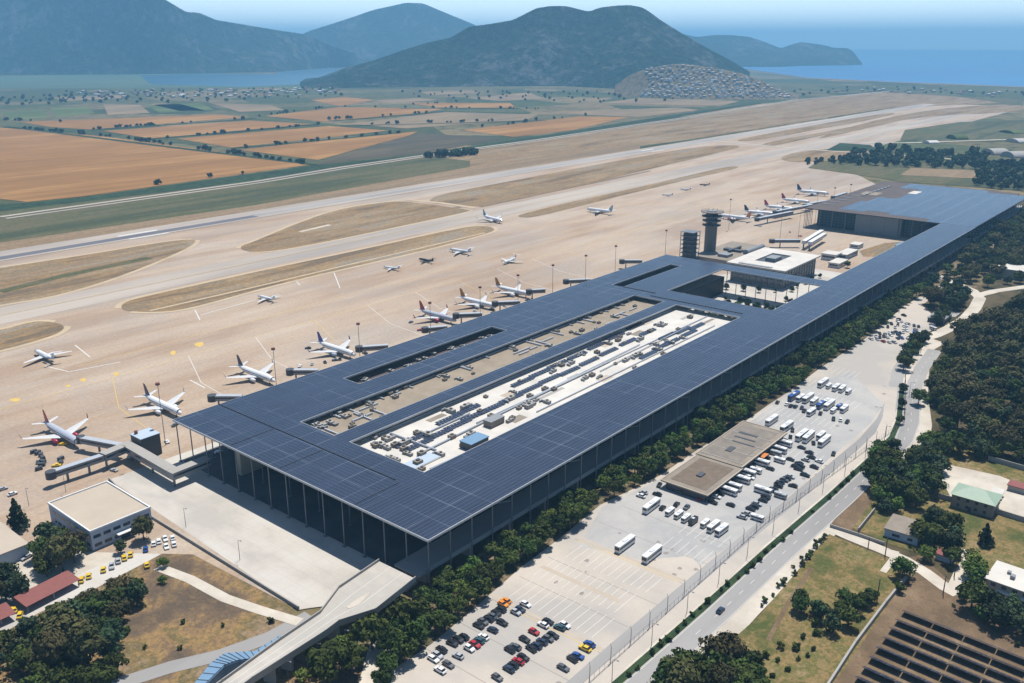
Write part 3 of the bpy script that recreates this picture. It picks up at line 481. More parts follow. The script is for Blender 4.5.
# building masses
m = MB().prism([(228, 224), (545, 224), (545, 346), (228, 346)], 0, 17.6); m.build('hall_block', 'facade_glass', T, world=True)
MB().box(228, 660, 346.3, 378, 0, 16.5).build('pier_block', 'facade_glass', T, world=True)
MB().box(545.3, 660, 322, 346, 0, 14).build('pier_block', 'facade_glass', T, world=True)
MB().box(545.3, 972, 224.3, 238, 0, 17.4).build('hall_block', 'facade_glass', T, world=True)
rf = MB().box(229, 544.6, 240, 303.5, 17.6, 17.9).build('hall_roof', 'white_roof', T, world=True)
MB().box(229, 544.6, 304, 345.5, 17.6, 17.95).build('hall_roof', 'gravel_roof', T, world=True)
MB().box(229, 659, 347, 377.5, 16.5, 16.8).build('pier_roof', 'brown_roof', T, world=True)
MB().box(546, 659, 322.5, 345.5, 14, 14.3).build('pier_roof', 'taupe_roof', T, world=True)
m = MB()
for k in range(26):
    x = 229+12.2*k; m.box(x, x+.25, 303.6, 303.9, 17.9, 20.8)
m.box(229, 545, 303.55, 303.95, 17.9, 19.0); m.box(229, 545, 345.6, 346, 17.9, 20.5); m.build('parapet', 'dark_metal', T, world=True)
# slab bands on the dark street facade
m = MB()
for z in (4.2, 8.9, 13.4): m.box(227.6, 970, 223.5, 223.98, z, z+.5)
for k in range(62): m.box(228+12.2*k, 228.5+12.2*k, 223.3, 223.98, 0, 17.4)
m.build('facade_ribs', 'dark_metal', T, world=True)
m = MB()
for k in range(10): m.box(227.3, 227.9, 226+k*15, 226.6+k*15, 0, 17)
for z in (5, 10, 15): m.box(227.4, 227.95, 224, 346, z, z+.4)
m.build('facade_ribs', 'dark_metal', T, world=True)
MB().box(213, 226.9, 344, 347, 0, 16).build('stair_core', 'beige_wall', T, world=True)
# departures deck
dk = MB().box(198.5, 970, 210.2, 222.9, 7.1, 8.0).build('departures_deck', 'road', T, world=True)
m = MB()
m.box(202, 970, 210.0, 210.19, 7.1, 9.1); m.build('deck_parapet', 'grey_metal', T, world=True)
dp = MB().box(-.6, .6, -3, 3, 0, 7.1).mesh('deck_pier', M['mid_concrete'])
for k in range(32): inst('deck_pier', dp, T, (3.4+k*24.4, 7.5, 0))
def strut(x, y, z, tx, ty, tz): return MB().tube((x, y, z), (tx, ty, tz), .22, .22, 5)
for k in range(9): strut(240+k*49, 209.3, 20.8, 252+k*49, 209.3, 17.5).build('brace', 'steel', T, world=True)

# second terminal block at the far end
T2 = empty('domestic_terminal', (972, 208.5, 0), 'far end terminal block with pale blue panel roof and dark brown unpanelled corner', 'terminal')
FY = [(972.3, 1236, Y0, 241), (973, 1240, 241, 384)]
c2 = grid_slab(MB(), FY, [(1222, 1236, Y0, 222)], 20.9, 21.8).build('canopy', 'brown_roof', T2, world=True)
bl = [(973.3, 1220, Y0+.3, 256), (990, 1236, 256, 300), (1000, 1236, 300, 325), (990, 1060, 325, 352), (1060, 1100, 325, 345), (1190, 1236, 325, 350)]
grid_slab(MB(), bl, [], 0, 21.9, True).build('solar_panels', 'solar_panels_domestic', c2).location = (-972, -208.5, 0)
for i in range(8): MB().box(1095+i*13, 1104+i*13, 362, 364.5, 21.8, 22.8).build('roof_plant', 'grey_metal', T2, world=True)
for i in range(5): MB().box(1010+i*20, 1012+i*20, 366, 380, 21.8, 22.3).build('roof_plant', 'grey_metal', T2, world=True)
MB().box(1110, 1135, 352, 372, 21.8, 21.95).build('roof_patch', 'gravel_roof', T2, world=True); MB().box(1150, 1175, 318, 328, 21.9, 22.0).build('roof_patch', 'white_roof', T2, world=True)
MB().box(992, 1232, 258, 376, 0, 20.85).build('hall_block', 'green_glass', T2, world=True)
MB().box(972.5, 1232, 224.3, 257, 0, 17.4).build('hall_block', 'facade_glass', T2, world=True)
m = MB(); m.box(982, 991.9, 285, 330, 0, 19.5); m.box(984, 990, 282, 284.9, 0, 20.8); m.build('service_core', 'grey_metal', T2, world=True)
m = MB(); m.box(972, 1232, 223.6, 224.2, 4.2, 4.7); m.box(972, 1232, 223.6, 224.2, 8.9, 9.4); m.build('facade_ribs', 'dark_metal', T2, world=True)
MB().box(970, 1234, 210.2, 222.9, 7.1, 8.0).build('departures_deck', 'road', T2, world=True)
for k in range(22): inst('column', cme, T2, (k*12.2+.5, .5, 0))
for y in range(60, 176, 14): inst('column', cme, T2, (1.8, y, 0))
for i in range(6): inst('column', cme, T2, (1.5+i*3, 175-.5*i, 0))

# curved strip walkway roof over the courtyard is part of canopy (x 653-670). courtyard things:
sheet('courtyard', [(546, 238), (972, 240), (972, 262), (800, 290), (690, 372), (662, 385), (662, 322), (546, 322)], 0.06, 'slab', px=False)
rect('courtyard_lawn', 556, 640, 262, 288, 0.08, 'green_strip'); rect('courtyard_lawn', 580, 655, 296, 302, 0.08, 'dark_strip')
rect('yard_paving', 790, 990, 258, 401, 0.07, 'concrete')
sheet('dry_yard', [(880, 262), (975, 243), (980, 262), (945, 285), (890, 292), (868, 280)], 0.09, 'island_grass', px=False)

# rooftop equipment (things that stand on the hall roof)
def hvac_kind(name, label, cat, parts):
    o = empty(name, (0, 0, 0), label, cat, 'machines on the terminal roof')
    for n, mb, mt in parts: mb.build(n, mt, o)
    return o
u1 = [('casing', MB().box(-4, 2, -1.6, 1.6, .4, 2.6), 'mid_concrete'), ('duct', MB().box(2, 5.5, -.8, .8, .5, 1.8).box(4.2, 5.4, -.8, 3, .5, 1.7), 'grey_metal'), ('fan_cowl', MB().tube((-1, 0, 2.6), (-1, 0, 3.3), 1.1, 1.0, 10), 'dark_metal')]
u2 = [('casing', MB().box(-2.2, 2.2, -1.8, 1.8, .3, 2.4), 'taupe_roof'), ('fan_cowl', MB().tube((0, 0, 2.4), (0, 0, 3.0), 1.2, 1.1, 10), 'dark_metal')]
P1 = hvac_kind('air_handling_unit', 'long grey air handling unit with side duct on the white terminal roof', 'roof unit', u1)
P2 = hvac_kind('rooftop_fan', 'square fan box on the white terminal roof', 'roof unit', u2)
spots = [(427, 436, 1), (450, 412, 1), (466, 408, 1), (491, 417, 0), (530, 407, 1), (519, 409, 0), (417, 434, 0), (422, 470, 0), (440, 455, 1), (463, 446, 0), (452, 438, 0), (418, 464, 0), (470, 436, 1), (405, 444, 1), (395, 446, 0), (390, 440, 1), (545, 390, 0), (554, 390, 0), (585, 379, 1), (592, 376, 0), (626, 361, 1), (635, 357, 1), (553, 372, 1), (562, 366, 0), (571, 364, 1), (597, 353, 0), (608, 344, 1), (618, 341, 0), (640, 340, 1), (650, 332, 0), (660, 325, 1), (690, 318, 0), (700, 312, 1), (678, 330, 0), (640, 355, 0), (655, 345, 1), (530, 397, 0), (480, 412, 0), (510, 400, 1)]
for i, (x, y, k) in enumerate(spots):
    X, Y = at(x, y, 18); P = (P1 if k else P2); o = P if i in (0, 3) else copy_tree(P)
    o.location = (X, Y, 17.9); o.rotation_euler = (0, 0, random.choice((0, 1.57, 3.14))); f_ = random.uniform(.6, .85); o.scale = (f_,)*3
def thing(name, label, cat, loc, parts, group=None, rz=0.0):
    o = empty(name, loc, label, cat, group, rz)
    for n, mb, mt in parts: mb.build(n, mt, o)
    return o
X, Y = at(473, 446, 18); thing('plant_room', 'teal topped dark plant room at the front edge of the white terminal roof', 'plant room', (X, Y, 17.9), [('wall', MB().box(-5, 7, -3.5, 3.5, 0, 3.4), 'dark_metal'), ('roof', MB().box(-5.3, 7.3, -3.8, 3.8, 3.4, 3.7), 'blue_panel')])
X, Y = at(494, 424, 18); thing('plant_room', 'small louvred grey plant box beside the teal topped plant room', 'plant room', (X, Y, 17.9), [('wall', MB().box(-5, 5, -2.5, 2.5, 0, 3.2), 'taupe_roof'), ('roof', MB().box(-5.2, 5.2, -2.7, 2.7, 3.2, 3.4), 'grey_metal')])
X, Y = at(421, 459, 18); thing('skylight', 'pale blue flat skylight at the near corner of the white terminal roof', 'skylight', (X-2, Y-2, 17.9), [('kerb', MB().box(-9, 9, -4, 4, 0, .5), 'white_roof'), ('pane', MB().box(-8.7, 8.7, -3.7, 3.7, .5, .7), 'blue_grey_wall')])
# rooftop solar rows and pipes
pv = MB()
for i in range(8): pv.add([(i*2.3, -1.7, .5), (i*2.3+2.1, -1.7, .5), (i*2.3+2.1, 1.7, 1.0), (i*2.3, 1.7, 1.0)], [(0, 1, 2, 3)])
pvm = pv.mesh('panel', M['solar_panels_long']); pvf = MB()
for i in range(8): pvf.box(i*2.3+.9, i*2.3+1.2, -1.2, 1.4, 0, .6)
pfm = pvf.mesh('frame', M['grey_metal'])
for i, (x, y) in enumerate([(437, 425), (455, 416), (425, 441), (445, 431), (462, 422), (480, 414), (500, 404), (520, 394), (512, 387), (530, 378), (548, 369), (540, 384), (560, 376), (580, 366), (600, 356), (568, 360), (588, 350), (608, 340), (628, 330), (620, 346), (640, 336), (660, 340), (676, 334), (664, 346), (682, 337), (690, 330), (655, 350), (640, 359), (395, 448), (404, 452)]):
    X, Y = at(x, y, 18); o = empty('rooftop_solar_array', (X, Y, 17.9), 'short dark solar panel row on the white terminal roof', 'solar panels', 'solar rows on the white terminal roof'); inst('panel', pvm, o); inst('frame', pfm, o)
for i, (a, b, w) in enumerate([((390, 434), (436, 451), .5), ((422, 436), (470, 414), .4), ((425, 452), (520, 405), .45), ((430, 470), (470, 452), .4), ((520, 405), (610, 362), .45), ((545, 392), (640, 345), .3), ((600, 372), (690, 326), .3)]):
    (xa, ya), (xb, yb) = at(*a, 18), at(*b, 18)
    tag(MB().tube((xa, ya, 18.6), (xb, yb, 18.6), w, w, 6).build('roof_duct', 'edge_metal'), 'long pale duct running across the white terminal roof', 'duct', 'ducts on the white terminal roof')
random.seed(3)
for i in range(80):
    x = random.uniform(246, 536); near = x < 275 or random.random() < .4; y = random.uniform(311, 338)
    X = random.uniform(246, 285) if i < 20 else x
    if i % 3 == 0: tag(MB().obox(X, y, 18, random.uniform(6, 18), .8, .9, 0 if i % 2 else 1.57).build('roof_duct', 'edge_metal'), 'grey duct on the brown gravel roof strip', 'duct', 'ducts on the gravel roof strip')
    else: o = copy_tree(P1 if i % 2 else P2); o.location = (X, y, 17.95); o.scale = (random.uniform(.4, .75),)*3; o['label'] = 'grey machine on the brown gravel roof strip'; o['group'] = 'machines on the gravel roof strip'; o.rotation_euler = (0, 0, 1.57*(i % 4))
for i in range(16): o = copy_tree(P1); o.location = (random.uniform(296, 414), random.uniform(352, 366), 16.8); o.scale = (.6,)*3; o['label'] = 'machine in the dark narrow roof opening near the aircraft stands'; o['group'] = 'machines in the narrow roof opening'
for i in range(12): o = copy_tree(P2 if i % 2 else P1); o.location = (random.uniform(243, 262), random.uniform(262, 300), 17.9); o.scale = (random.uniform(.45, .8),)*3; o['label'] = 'machine crowded at the dark near end of the white terminal roof'; o['group'] = 'machines at the near end of the white roof'

for i in range(14):
    a, b = random.uniform(262, 530), random.uniform(243, 300); w, d = random.uniform(6, 26), random.uniform(2, 7)
    MB().box(a, min(a+w, 543), b, min(b+d, 303), 17.9, 17.92+.004*i).build('roof_patch', ['tan_roof', 'mid_concrete', 'taupe_roof'][i % 3], T, world=True)
for y, x0_, x1_ in ((337.5, 243, 540), (334.5, 300, 470), (312, 420, 530), (299.5, 250, 535), (272, 300, 536), (258, 330, 520)):
    MB().box(x0_, x1_, y-.3, y+.3, 17.96, 18.7).build('roof_kerb', 'edge_metal', T, world=True)
for i in range(14): x = 250+i*21; MB().box(x, x+.6, 330, 345, 17.96, 18.8).build('roof_kerb', 'edge_metal', T, world=True)
for i in range(26):
    o = copy_tree(P1 if i % 3 else P2); o.location = (random.uniform(300, 534), random.choice((254, 262, 268, 285, 292))+random.uniform(-1, 1), 17.9); o.rotation_euler = (0, 0, 1.57*(i % 4)); f_ = random.uniform(.4, .75); o.scale = (f_, f_, f_); o['label'] = 'small machine scattered on the white terminal roof'; o['group'] = 'small machines on the white roof'
# white roofed office building in the courtyard
W = empty('office_building', (700, 288, 0), 'white roofed three storey office building with a sunken roof court behind the terminal courtyard', 'building')
MB().prism([(702, 290), (772, 290), (772, 337), (702, 337)], 0, 15.4).build('wall', 'mid_concrete', W, world=True)
m = grid_slab(MB(), [(699, 775, 287, 340)], [(720, 757, 306, 324)], 15.4, 16.6); m.build('roof', 'white_roof', W, world=True)
MB().box(720.2, 756.8, 306.2, 323.8, 15.45, 15.6).build('roof_court', 'dark_metal', W, world=True); MB().box(728, 742, 309, 318, 15.6, 18.6).build('plant_room', 'grey_metal', W, world=True)
MB().box(700.5, 704, 300, 330, 16.6, 17.1).build('roof_rail', 'grey_metal', W, world=True)
wm = MB().box(-2.2, 2.2, -.1, .1, 0, 2.1).mesh('window', M['window_glass'])
for fl in range(3):
    for i in range(12): inst('window', wm, W, (5+i*5.6, 1.93, 2+fl*4.6))
    for i in range(8): inst('window', wm, W, (1.93, 5+i*5.6, 2+fl*4.6), math.pi/2)
m = MB()
for i in range(13): m.box(704+i*5.6-1.3, 704+i*5.6-.8, 289.2, 289.95, 0, 15.4)
for i in range(9): m.box(701.2, 701.95, 292+i*5.4, 292.5+i*5.4, 0, 15.4)
m.build('facade_fins', 'grey_metal', W, world=True)
# low building and towers
L = empty('tower_base_building', (735, 354, 0), 'low grey flat building at the foot of the control tower with roof tanks', 'building')
MB().box(735, 815, 352, 392, 0, 8).build('wall', 'mid_concrete', L, world=True); MB().box(734.5, 815.5, 351.5, 392.5, 8, 8.5).build('roof', 'taupe_roof', L, world=True)
MB().box(745, 756, 362, 372, 8.5, 11).build('roof_box', 'grey_metal', L, world=True); MB().tube((770, 356, 10), (806, 356, 10), 2.8, 2.8, 12).build('tank', 'grey_metal', L, world=True); MB().box(765, 790, 370, 372, 8.5, 11).box(772, 778, 362, 380, 8.5, 10.5).build('roof_pipes', 'dark_metal', L, world=True)
TW = empty('control_tower', (764, 390, 0), 'tall control tower with four projecting ring platforms around its top', 'tower')
MB().tube((0, 0, 0), (0, 0, 33), 5.6, 5.6, 12).build('stem', 'tower_concrete', TW); MB().tube((0, 0, 33), (0, 0, 44), 5.6, 5.7, 12).build('cab', 'window_glass', TW)
for z, r in ((32.5, 8.6), (36.8, 8.8), (41.0, 9.6), (45.2, 10.6)):
    p = MB().tube((0, 0, z), (0, 0, z+.6), r, r, 16).build('ring_platform', 'tower_concrete', TW)
    q = MB()
    for k in range(16):
        a = 2*math.pi*k/16; q.tube((math.cos(a)*(r-.3), math.sin(a)*(r-.3), z+.6), (math.cos(a)*(r-.3), math.sin(a)*(r-.3), z+1.9), .14, .14, 4)
    q.build('railing', 'steel', p)
MB().tube((0, 0, 44), (0, 0, 46.5), 5, 4.6, 12).build('roof', 'grey_metal', TW)
for a in (0.3, 1.9, 3.6, 5.1): MB().tube((math.cos(a)*4, math.sin(a)*4, 45.8), (math.cos(a)*4, math.sin(a)*4, 49), .12, .08, 4).build('antenna', 'steel', TW)
ST = empty('steel_stair_tower', (726, 391, 0), 'dark square open steel tower beside the control tower', 'tower')
MB().box(-4.6, 4.6, -4.6, 4.6, 0, 31).build('core', 'dark_metal', ST)
for k in range(9): MB().box(-6.5, 6.5, -6.5, 6.5, 1+k*3.9, 1.4+k*3.9).build('platform', 'steel', ST)
for sx in (-1, 0, 1):
    for sy in (-1, 0, 1):
        if sx or sy: MB().tube((6.3*sx, 6.3*sy, 0), (6.3*sx, 6.3*sy, 32.6), .32, .32, 6).build('post', 'dark_metal', ST)
# small white yard buildings right of the office
for i, (x, y, lx, ly, h, mt, lb) in enumerate([(838, 300, 16, 14, 6, 'white_paint', 'white flat box building between the office and the far terminal'), (857, 292, 30, 10, 5, 'blue_grey_wall', 'long pale blue shed behind the white box building'), (815, 285, 22, 10, 4.5, 'white_paint', 'low white shed nearest the office building'), (925, 262, 20, 8, 5, 'blue_panel', 'blue topped hut on the dry yard by the far terminal'), (905, 300, 14, 9, 4, 'white_paint', 'small white hut among the yard stores')]):
    thing('yard_building', lb, 'building', (x, y, 0), [('wall', MB().box(-lx/2, lx/2, -ly/2, ly/2, 0, h), mt), ('roof', MB().box(-lx/2-.3, lx/2+.3, -ly/2-.3, ly/2+.3, h, h+.4), 'white_roof' if i != 3 else 'blue_panel'), ('window', MB().box(-lx/2+1, lx/2-1, -ly/2-.08, -ly/2, h*.45, h*.75), 'window_glass'), ('window', MB().box(-lx/2-.08, -lx/2, -ly/2+1, ly/2-1, h*.45, h*.75), 'window_glass')])

# ================================================================ ACCESS RAMP
def zp(x, y, z): a = at(x, y, z); return (a[0], a[1])
RP = empty('access_viaduct', (*at(300, 620), 0), 'pale concrete elevated access road rising to the departures level of the terminal', 'viaduct')
left = [(379, 561), (339, 588), (320.5, 612.7), (280.7, 639.6), (222, 682), (160, 728)]
right = [(415.4, 578.7), (375.6, 610.4), (339, 622), (325, 632.6), (252.6, 679), (188, 726)]
Lp = [zp(x, y, 8) for x, y in left]; Rp = [zp(x, y, 8) for x, y in right]
MB().prism(Lp+Rp[::-1], 7.0, 7.95).build('road_deck', 'slab', RP, world=True)
def wall_along(P, off, z0, z1, t=.35):
    m = MB()
    for a, b in zip(P, P[1:]):
        d = Vector(b)-Vector(a); m.obox((a[0]+b[0])/2, (a[1]+b[1])/2, z0, d.length+.2, t, z1-z0, math.atan2(d.y, d.x))
    return m
wall_along(Lp, 0, 6.8, 9.0).build('parapet', 'mid_concrete', RP, world=True); wall_along(Rp, 0, 6.5, 9.0).build('parapet', 'mid_concrete', RP, world=True)
m = MB()
for t in (.15, .3, .5, .7, .85):
    a = Vector(Lp[3]).lerp(Vector(Lp[5]), t); b = Vector(Rp[3]).lerp(Vector(Rp[5]), t); c = (a+b)/2; m.obox(c.x, c.y, -.2, 1.2, 4, 7.2, 0.4)
for p, q in zip(Lp[1:3], Rp[1:3]): m.obox((p[0]+q[0])/2, (p[1]+q[1])/2, -.2, 1.5, 8, 7.2)
m.build('pier', 'mid_concrete', RP, world=True)
MB().prism([zp(346, 607, 8), zp(357, 599, 8), zp(372, 591, 8), zp(360, 604, 8), zp(349, 609, 8)], 7.95, 8.05).build('painted_island', 'verge', RP, world=True)
for k in range(1, 3):
    pts = [tuple(Vector(a).lerp(Vector(b), k/3)) for a, b in zip(Lp, Rp)]
    o = ribbon('lane_marking', pts, .22, 7.99, 'white_mark', px=False, kind=None); o.parent = RP; o.location = tuple(-c for c in RP.location)
BR = empty('covered_ramp', (*at(230, 665), 0), 'blue slatted covered ramp curving up beside the elevated access road', 'ramp')
outer = [(189, 690), (211, 663), (224.5, 653.5), (255, 651), (281, 635)]; inner = [(199, 690), (224, 665), (238, 660), (258, 657.5), (284, 639)]
MB().prism([zp(x, y, 4.5) for x, y in outer]+[zp(x, y, 4.5) for x, y in inner[::-1]], 4.2, 4.6).build('roof', 'blue_panel', BR, world=True)
wall_along([zp(x, y, 4.5) for x, y in inner], 0, 0, 4.15).build('side_wall', 'blue_panel', BR, world=True); wall_along([zp(x, y, 4.5) for x, y in outer], 0, 2.5, 4.15).build('side_wall', 'steel', BR, world=True)
m = MB()
for a, b, c, d in zip(outer, outer[1:], inner, inner[1:]):
    for t in (.12, .37, .62, .87):
        p = Vector(zp(*Vector(a).lerp(Vector(b), t), 4.5)); q = Vector(zp(*Vector(c).lerp(Vector(d), t), 4.5)); m.tube((*p, 4.72), (*q, 4.72), .12, .12, 4)
m.build('roof_ribs', 'steel', BR, world=True)
# retaining wall of the terrace
tw = [(164.3, 237.3), (164.8, 351), (170.8, 389)]
RW = tag(wall_along(tw, 0, -.2, 1.3, .5).build('retaining_wall', 'mid_concrete'), 'low grey retaining wall along the pale concrete terrace beside the dry field', 'wall')

# ================================================================ JET BRIDGES
def tunnel(root, a, b, w=3.0, z=5.0, h=2.9, name='tunnel', roofmat='edge_metal', wall='grey_metal'):
    a = Vector((*a, 0)) if len(a) == 2 else Vector(a); b = Vector((*b, 0)) if len(b) == 2 else Vector(b); d = b-a; c = (a+b)/2; an = math.atan2(d.y, d.x)
    MB().obox(c.x, c.y, z, d.length, w, h, an).build(name, wall, root, world=True); MB().obox(c.x, c.y, z+h+.003, d.length+.1, w+.25, .25, an).build(name+'_roof', roofmat, root, world=True)
    m = MB().obox(c.x, c.y, z+h*.45, d.length*.94, w+.12, h*.28, an); m.build(name+'_window', 'window_glass', root, world=True)
bridges = [((212, 397), (242, 397), 'jet bridge with no aircraft between the second and third aircraft'), ((290, 371), (318, 371), 'jet bridge reaching the third dark tailed aircraft from the terminal'), ((359, 348), (388, 346), 'jet bridge serving the aircraft with a blue and red fin'),
    ((425, 329), (447, 327), 'empty jet bridge left of the grey aircraft with magenta engines'), ((456, 315), (482, 314), 'jet bridge at the nose of the grey aircraft with magenta engines'), ((495, 303), (520, 302), 'jet bridge at the nose of the nearer orange tailed aircraft'),
    ((529, 291), (545, 290), 'jet bridge at the nose of the farther orange tailed aircraft'), ((566, 281), (590, 280), 'empty jet bridge beyond the orange tailed aircraft'), ((622, 261), (642, 261), 'last empty jet bridge on the nearer terminal')]
for (a, b, lb) in bridges:
    p, q = Vector(zp(*a, 7)), Vector(zp(*b, 7)); r = empty('jet_bridge', (p.x, p.y, 0), lb, 'jet bridge', 'jet bridges of the nearer terminal')
    tunnel(r, p, q); MB().tube((p.x, p.y, 4.6), (p.x, p.y, 8.3), 2.6, 2.6, 10).build('cab', 'dark_metal', r, world=True)
    m = MB(); m.tube((p.x*.8+q.x*.2, p.y*.8+q.y*.2, 0), (p.x*.8+q.x*.2, p.y*.8+q.y*.2, 5), .5, .5, 6); m.obox(p.x*.8+q.x*.2, p.y*.8+q.y*.2, 0, 3, 1.2, 1.1, .8); m.build('support', 'steel', r, world=True)
for (a, b, lb) in [((772, 240.5), (800, 240.5), 'lower jet bridge in front of the far terminal corner'), ((757, 219), (792, 212), 'jet bridge toward the white aircraft nearest the control tower'), ((775, 212), (812, 205), 'jet bridge between the red tailed aircraft'), ((805, 205), (826, 201), 'jet bridge beside the second red tailed aircraft'), ((833, 197), (846, 193), 'farthest jet bridge at the dark tailed aircraft')]:
    p, q = Vector(zp(*a, 7)), Vector(zp(*b, 7)); r = empty('jet_bridge', (p.x, p.y, 0), lb, 'jet bridge', 'jet bridges of the far terminal')
    tunnel(r, p, q, 4); MB().tube((p.x, p.y, 4.6), (p.x, p.y, 8.3), 3, 3, 10).build('cab', 'dark_metal', r, world=True); MB().tube((p.x*.7+q.x*.3, p.y*.7+q.y*.3, 0), (p.x*.7+q.x*.3, p.y*.7+q.y*.3, 5), .6, .6, 6).build('support', 'steel', r, world=True)
for (a, b, lb) in [((804, 241), (822, 230), 'left white sloping gangway at the far terminal corner'), ((810, 242), (825, 233), 'right white sloping gangway at the far terminal corner')]:
    p, q = Vector(zp(*a, 9)), Vector(zp(*b, 9)); r = empty('gangway', (p.x, p.y, 0), lb, 'gangway'); tunnel(r, p, q, 4, 6, 3, roofmat='white_paint', wall='white_paint'); MB().tube((p.x, p.y, 0), (p.x, p.y, 6), .8, .8, 8).build('support', 'steel', r, world=True)
GB = empty('gate_bridge', (188, 403, 0), 'grey elevated L shaped gate corridor from the terminal corner to the red tailed aircraft stand', 'jet bridge')
A = (205, 359); B = (187, 358.5); C = (188.5, 403); D = (177, 401)
tunnel(GB, A, (185, 358.5), 5, 4.6, 3.4, 'corridor', 'mid_concrete', 'grey_metal'); tunnel(GB, (187.5, 361.3), (188.5, 405.5), 5, 4.6, 3.4, 'corridor', 'mid_concrete', 'grey_metal'); tunnel(GB, (185.9, 403), (175, 401.5), 5, 4.6, 3.4, 'corridor', 'mid_concrete', 'grey_metal')
tunnel(GB, (187, 406), (178.5, 430), 3, 4.4, 2.9); tunnel(GB, (175, 402), (151.5, 403), 3.2, 4.4, 2.9)
MB().tube((151, 403, 4), (151, 403, 7.6), 2.4, 2.4, 10).build('cab', 'dark_metal', GB, world=True); MB().tube((178.5, 431, 4), (178.5, 431, 7.6), 2.2, 2.2, 10).build('cab', 'dark_metal', GB, world=True)
m = MB()
for x, y in ((187, 359), (188, 380), (188, 400), (176, 401), (168, 402), (158, 402.6), (182, 420)): m.tube((x, y, 0), (x, y, 4.6), .6, .6, 8)
m.build('support', 'steel', GB, world=True)
MB().box(192, 202, 396, 406, 0, 11).build('stair_block', 'dark_metal', GB, world=True); MB().box(191.8, 202.2, 395.8, 406.2, 11, 11.3).build('stair_block_roof', 'blue_grey_wall', GB, world=True); MB().tube((194, 404, 11.3), (194, 404, 13), .9, .9, 8).build('beacon', 'rust_head', GB, world=True)

# ================================================================ AIRCRAFT
def ringYZ(x, r, z, n=14, sq=1.0): return [(x, r*math.cos(2*math.pi*i/n), z+r*sq*math.sin(2*math.pi*i/n)) for i in range(n)]
def wing_mb(root, tip, th0=.45, th1=.15):
    """root,tip: (x_lead, x_trail, y, z)"""
    r = []
    for (xl, xt, y, z), th in ((root, th0), (tip, th1)):
        r.append([(xl, y, z), (xl*.7+xt*.3, y, z+th), (xt, y, z), (xl*.7+xt*.3, y, z-th*.6)])
    return MB().loft(r)
def jet(label, nose, heading, fin='n', body='fuselage_white', eng='fuselage_white', scale=1.0, winglet=None, group='airliners'):
    d = Vector((math.cos(heading), math.sin(heading))); c = Vector(nose)-d*19*scale
    o = empty('airliner', (c.x, c.y, 0), label, 'aircraft', group, heading); o.scale = (scale,)*3
    prof = [(19, .12, 3.1), (18.6, .65, 3.15), (17.8, 1.15, 3.3), (16.3, 1.65, 3.5), (14, 1.95, 3.65), (8, 2.0, 3.7), (-8, 2.0, 3.7), (-12, 1.75, 3.95), (-16, 1.05, 4.45), (-19, .3, 4.95), (-19.5, .1, 5.0)]
    f = MB().loft([ringYZ(x, r, z) for x, r, z in prof]).build('fuselage', body, o, smooth=True)
    MB().loft([ringYZ(17.35, 1.36, 3.62, 12), ringYZ(16.9, 1.52, 3.72, 12)], cap=False).build('cockpit_window', 'car_glass', o)
    for s in (-1, 1):
        w = wing_mb((5.2, -2.6, s*1.6, 2.7), (-5.2, -7.0, s*17.0, 4.3)).build('wing', 'wing_grey', o)
        wl = wing_mb((-5.4, -7.0, s*17.0, 4.3), (-7.2, -8.2, s*17.6, 6.6), .1, .06).build('winglet', winglet or body, w)
        MB().loft([ringYZ(6.0, .55, 1.75, 12), ringYZ(5.6, 1.05, 1.75, 12), ringYZ(4, 1.2, 1.75, 12), ringYZ(2, 1.05, 1.8, 12), ringYZ(.6, .5, 1.85, 12)]).build('engine', eng, o, smooth=True).location = (0, s*5.2, 0)
        wing_mb((-14.6, -17.6, s*.8, 4.9), (-17.4, -19.0, s*6.8, 5.6), .2, .1).build('tailplane', 'wing_grey', o)
        MB().box(-11, 14, 1.93*s-.06, 1.93*s+.06, 4.15, 4.4).build('window_row', 'car_glass', o)
        MB().tube((-1.2, s*2.9, 0), (-1.2, s*2.9, 2.6), .22, .22, 6).tube((-1.2, s*2.5, .55), (-1.2, s*3.3, .55), .55, .55, 10).build('landing_gear', 'dark_metal', o)
    MB().tube((13.5, 0, 0), (13.5, 0, 2.2), .18, .18, 6).tube((13.5, -.3, .4), (13.5, .3, .4), .4, .4, 10).build('landing_gear', 'dark_metal', o)
    MB().loft([[(-12.6, 0, 5.4), (-14.5, .22, 5.4), (-18.2, 0, 5.2), (-14.5, -.22, 5.4)], [(-17.3, 0, 11.6), (-18, .09, 11.6), (-19.4, 0, 11.6), (-18, -.09, 11.6)]]).build('tail_fin', fin, o)
    return o
for n_, c_ in dict(fin_navy=(.012, .025, .085), fin_red=(.45, .03, .05), fin_orange=(.42, .17, .02), fin_teal=(.02, .28, .36), fin_blue=(.02, .05, .30), fin_magenta=(.40, .02, .06), body_silver=(.47, .49, .56), fin_flame=(.75, .22, .06), jet_black=(.02, .02, .022)).items(): plain(n_, c_, .35, 0, .5, .05)
DN = -math.pi/2
jet('silver aircraft with dark red fin and red engines at the L shaped gate corridor', (178, 433), DN, 'fin_red', 'body_silver', 'fin_magenta', winglet='fin_red')
jet('white aircraft with navy fin parked nearest the terminal corner', (232, 428), DN, 'fin_navy')
jet('white aircraft with navy fin farther along, beside an empty jet bridge', (295, 430), DN, 'fin_navy')
a_ = jet('white aircraft with blue and red fin and light blue engines', (357, 429), DN, 'fin_blue', eng='blue_grey_wall', winglet='fin_blue')
jet('silver aircraft with red fin and magenta engines among the middle stands', (455, 431), DN, 'fin_red', 'body_silver', 'fin_magenta', winglet='fin_red')
jet('white aircraft with orange fin, nearer of the orange finned pair', (501, 432), DN, 'fin_orange')
jet('white aircraft with orange fin, farther of the orange finned pair', (545, 433), DN, 'fin_orange')
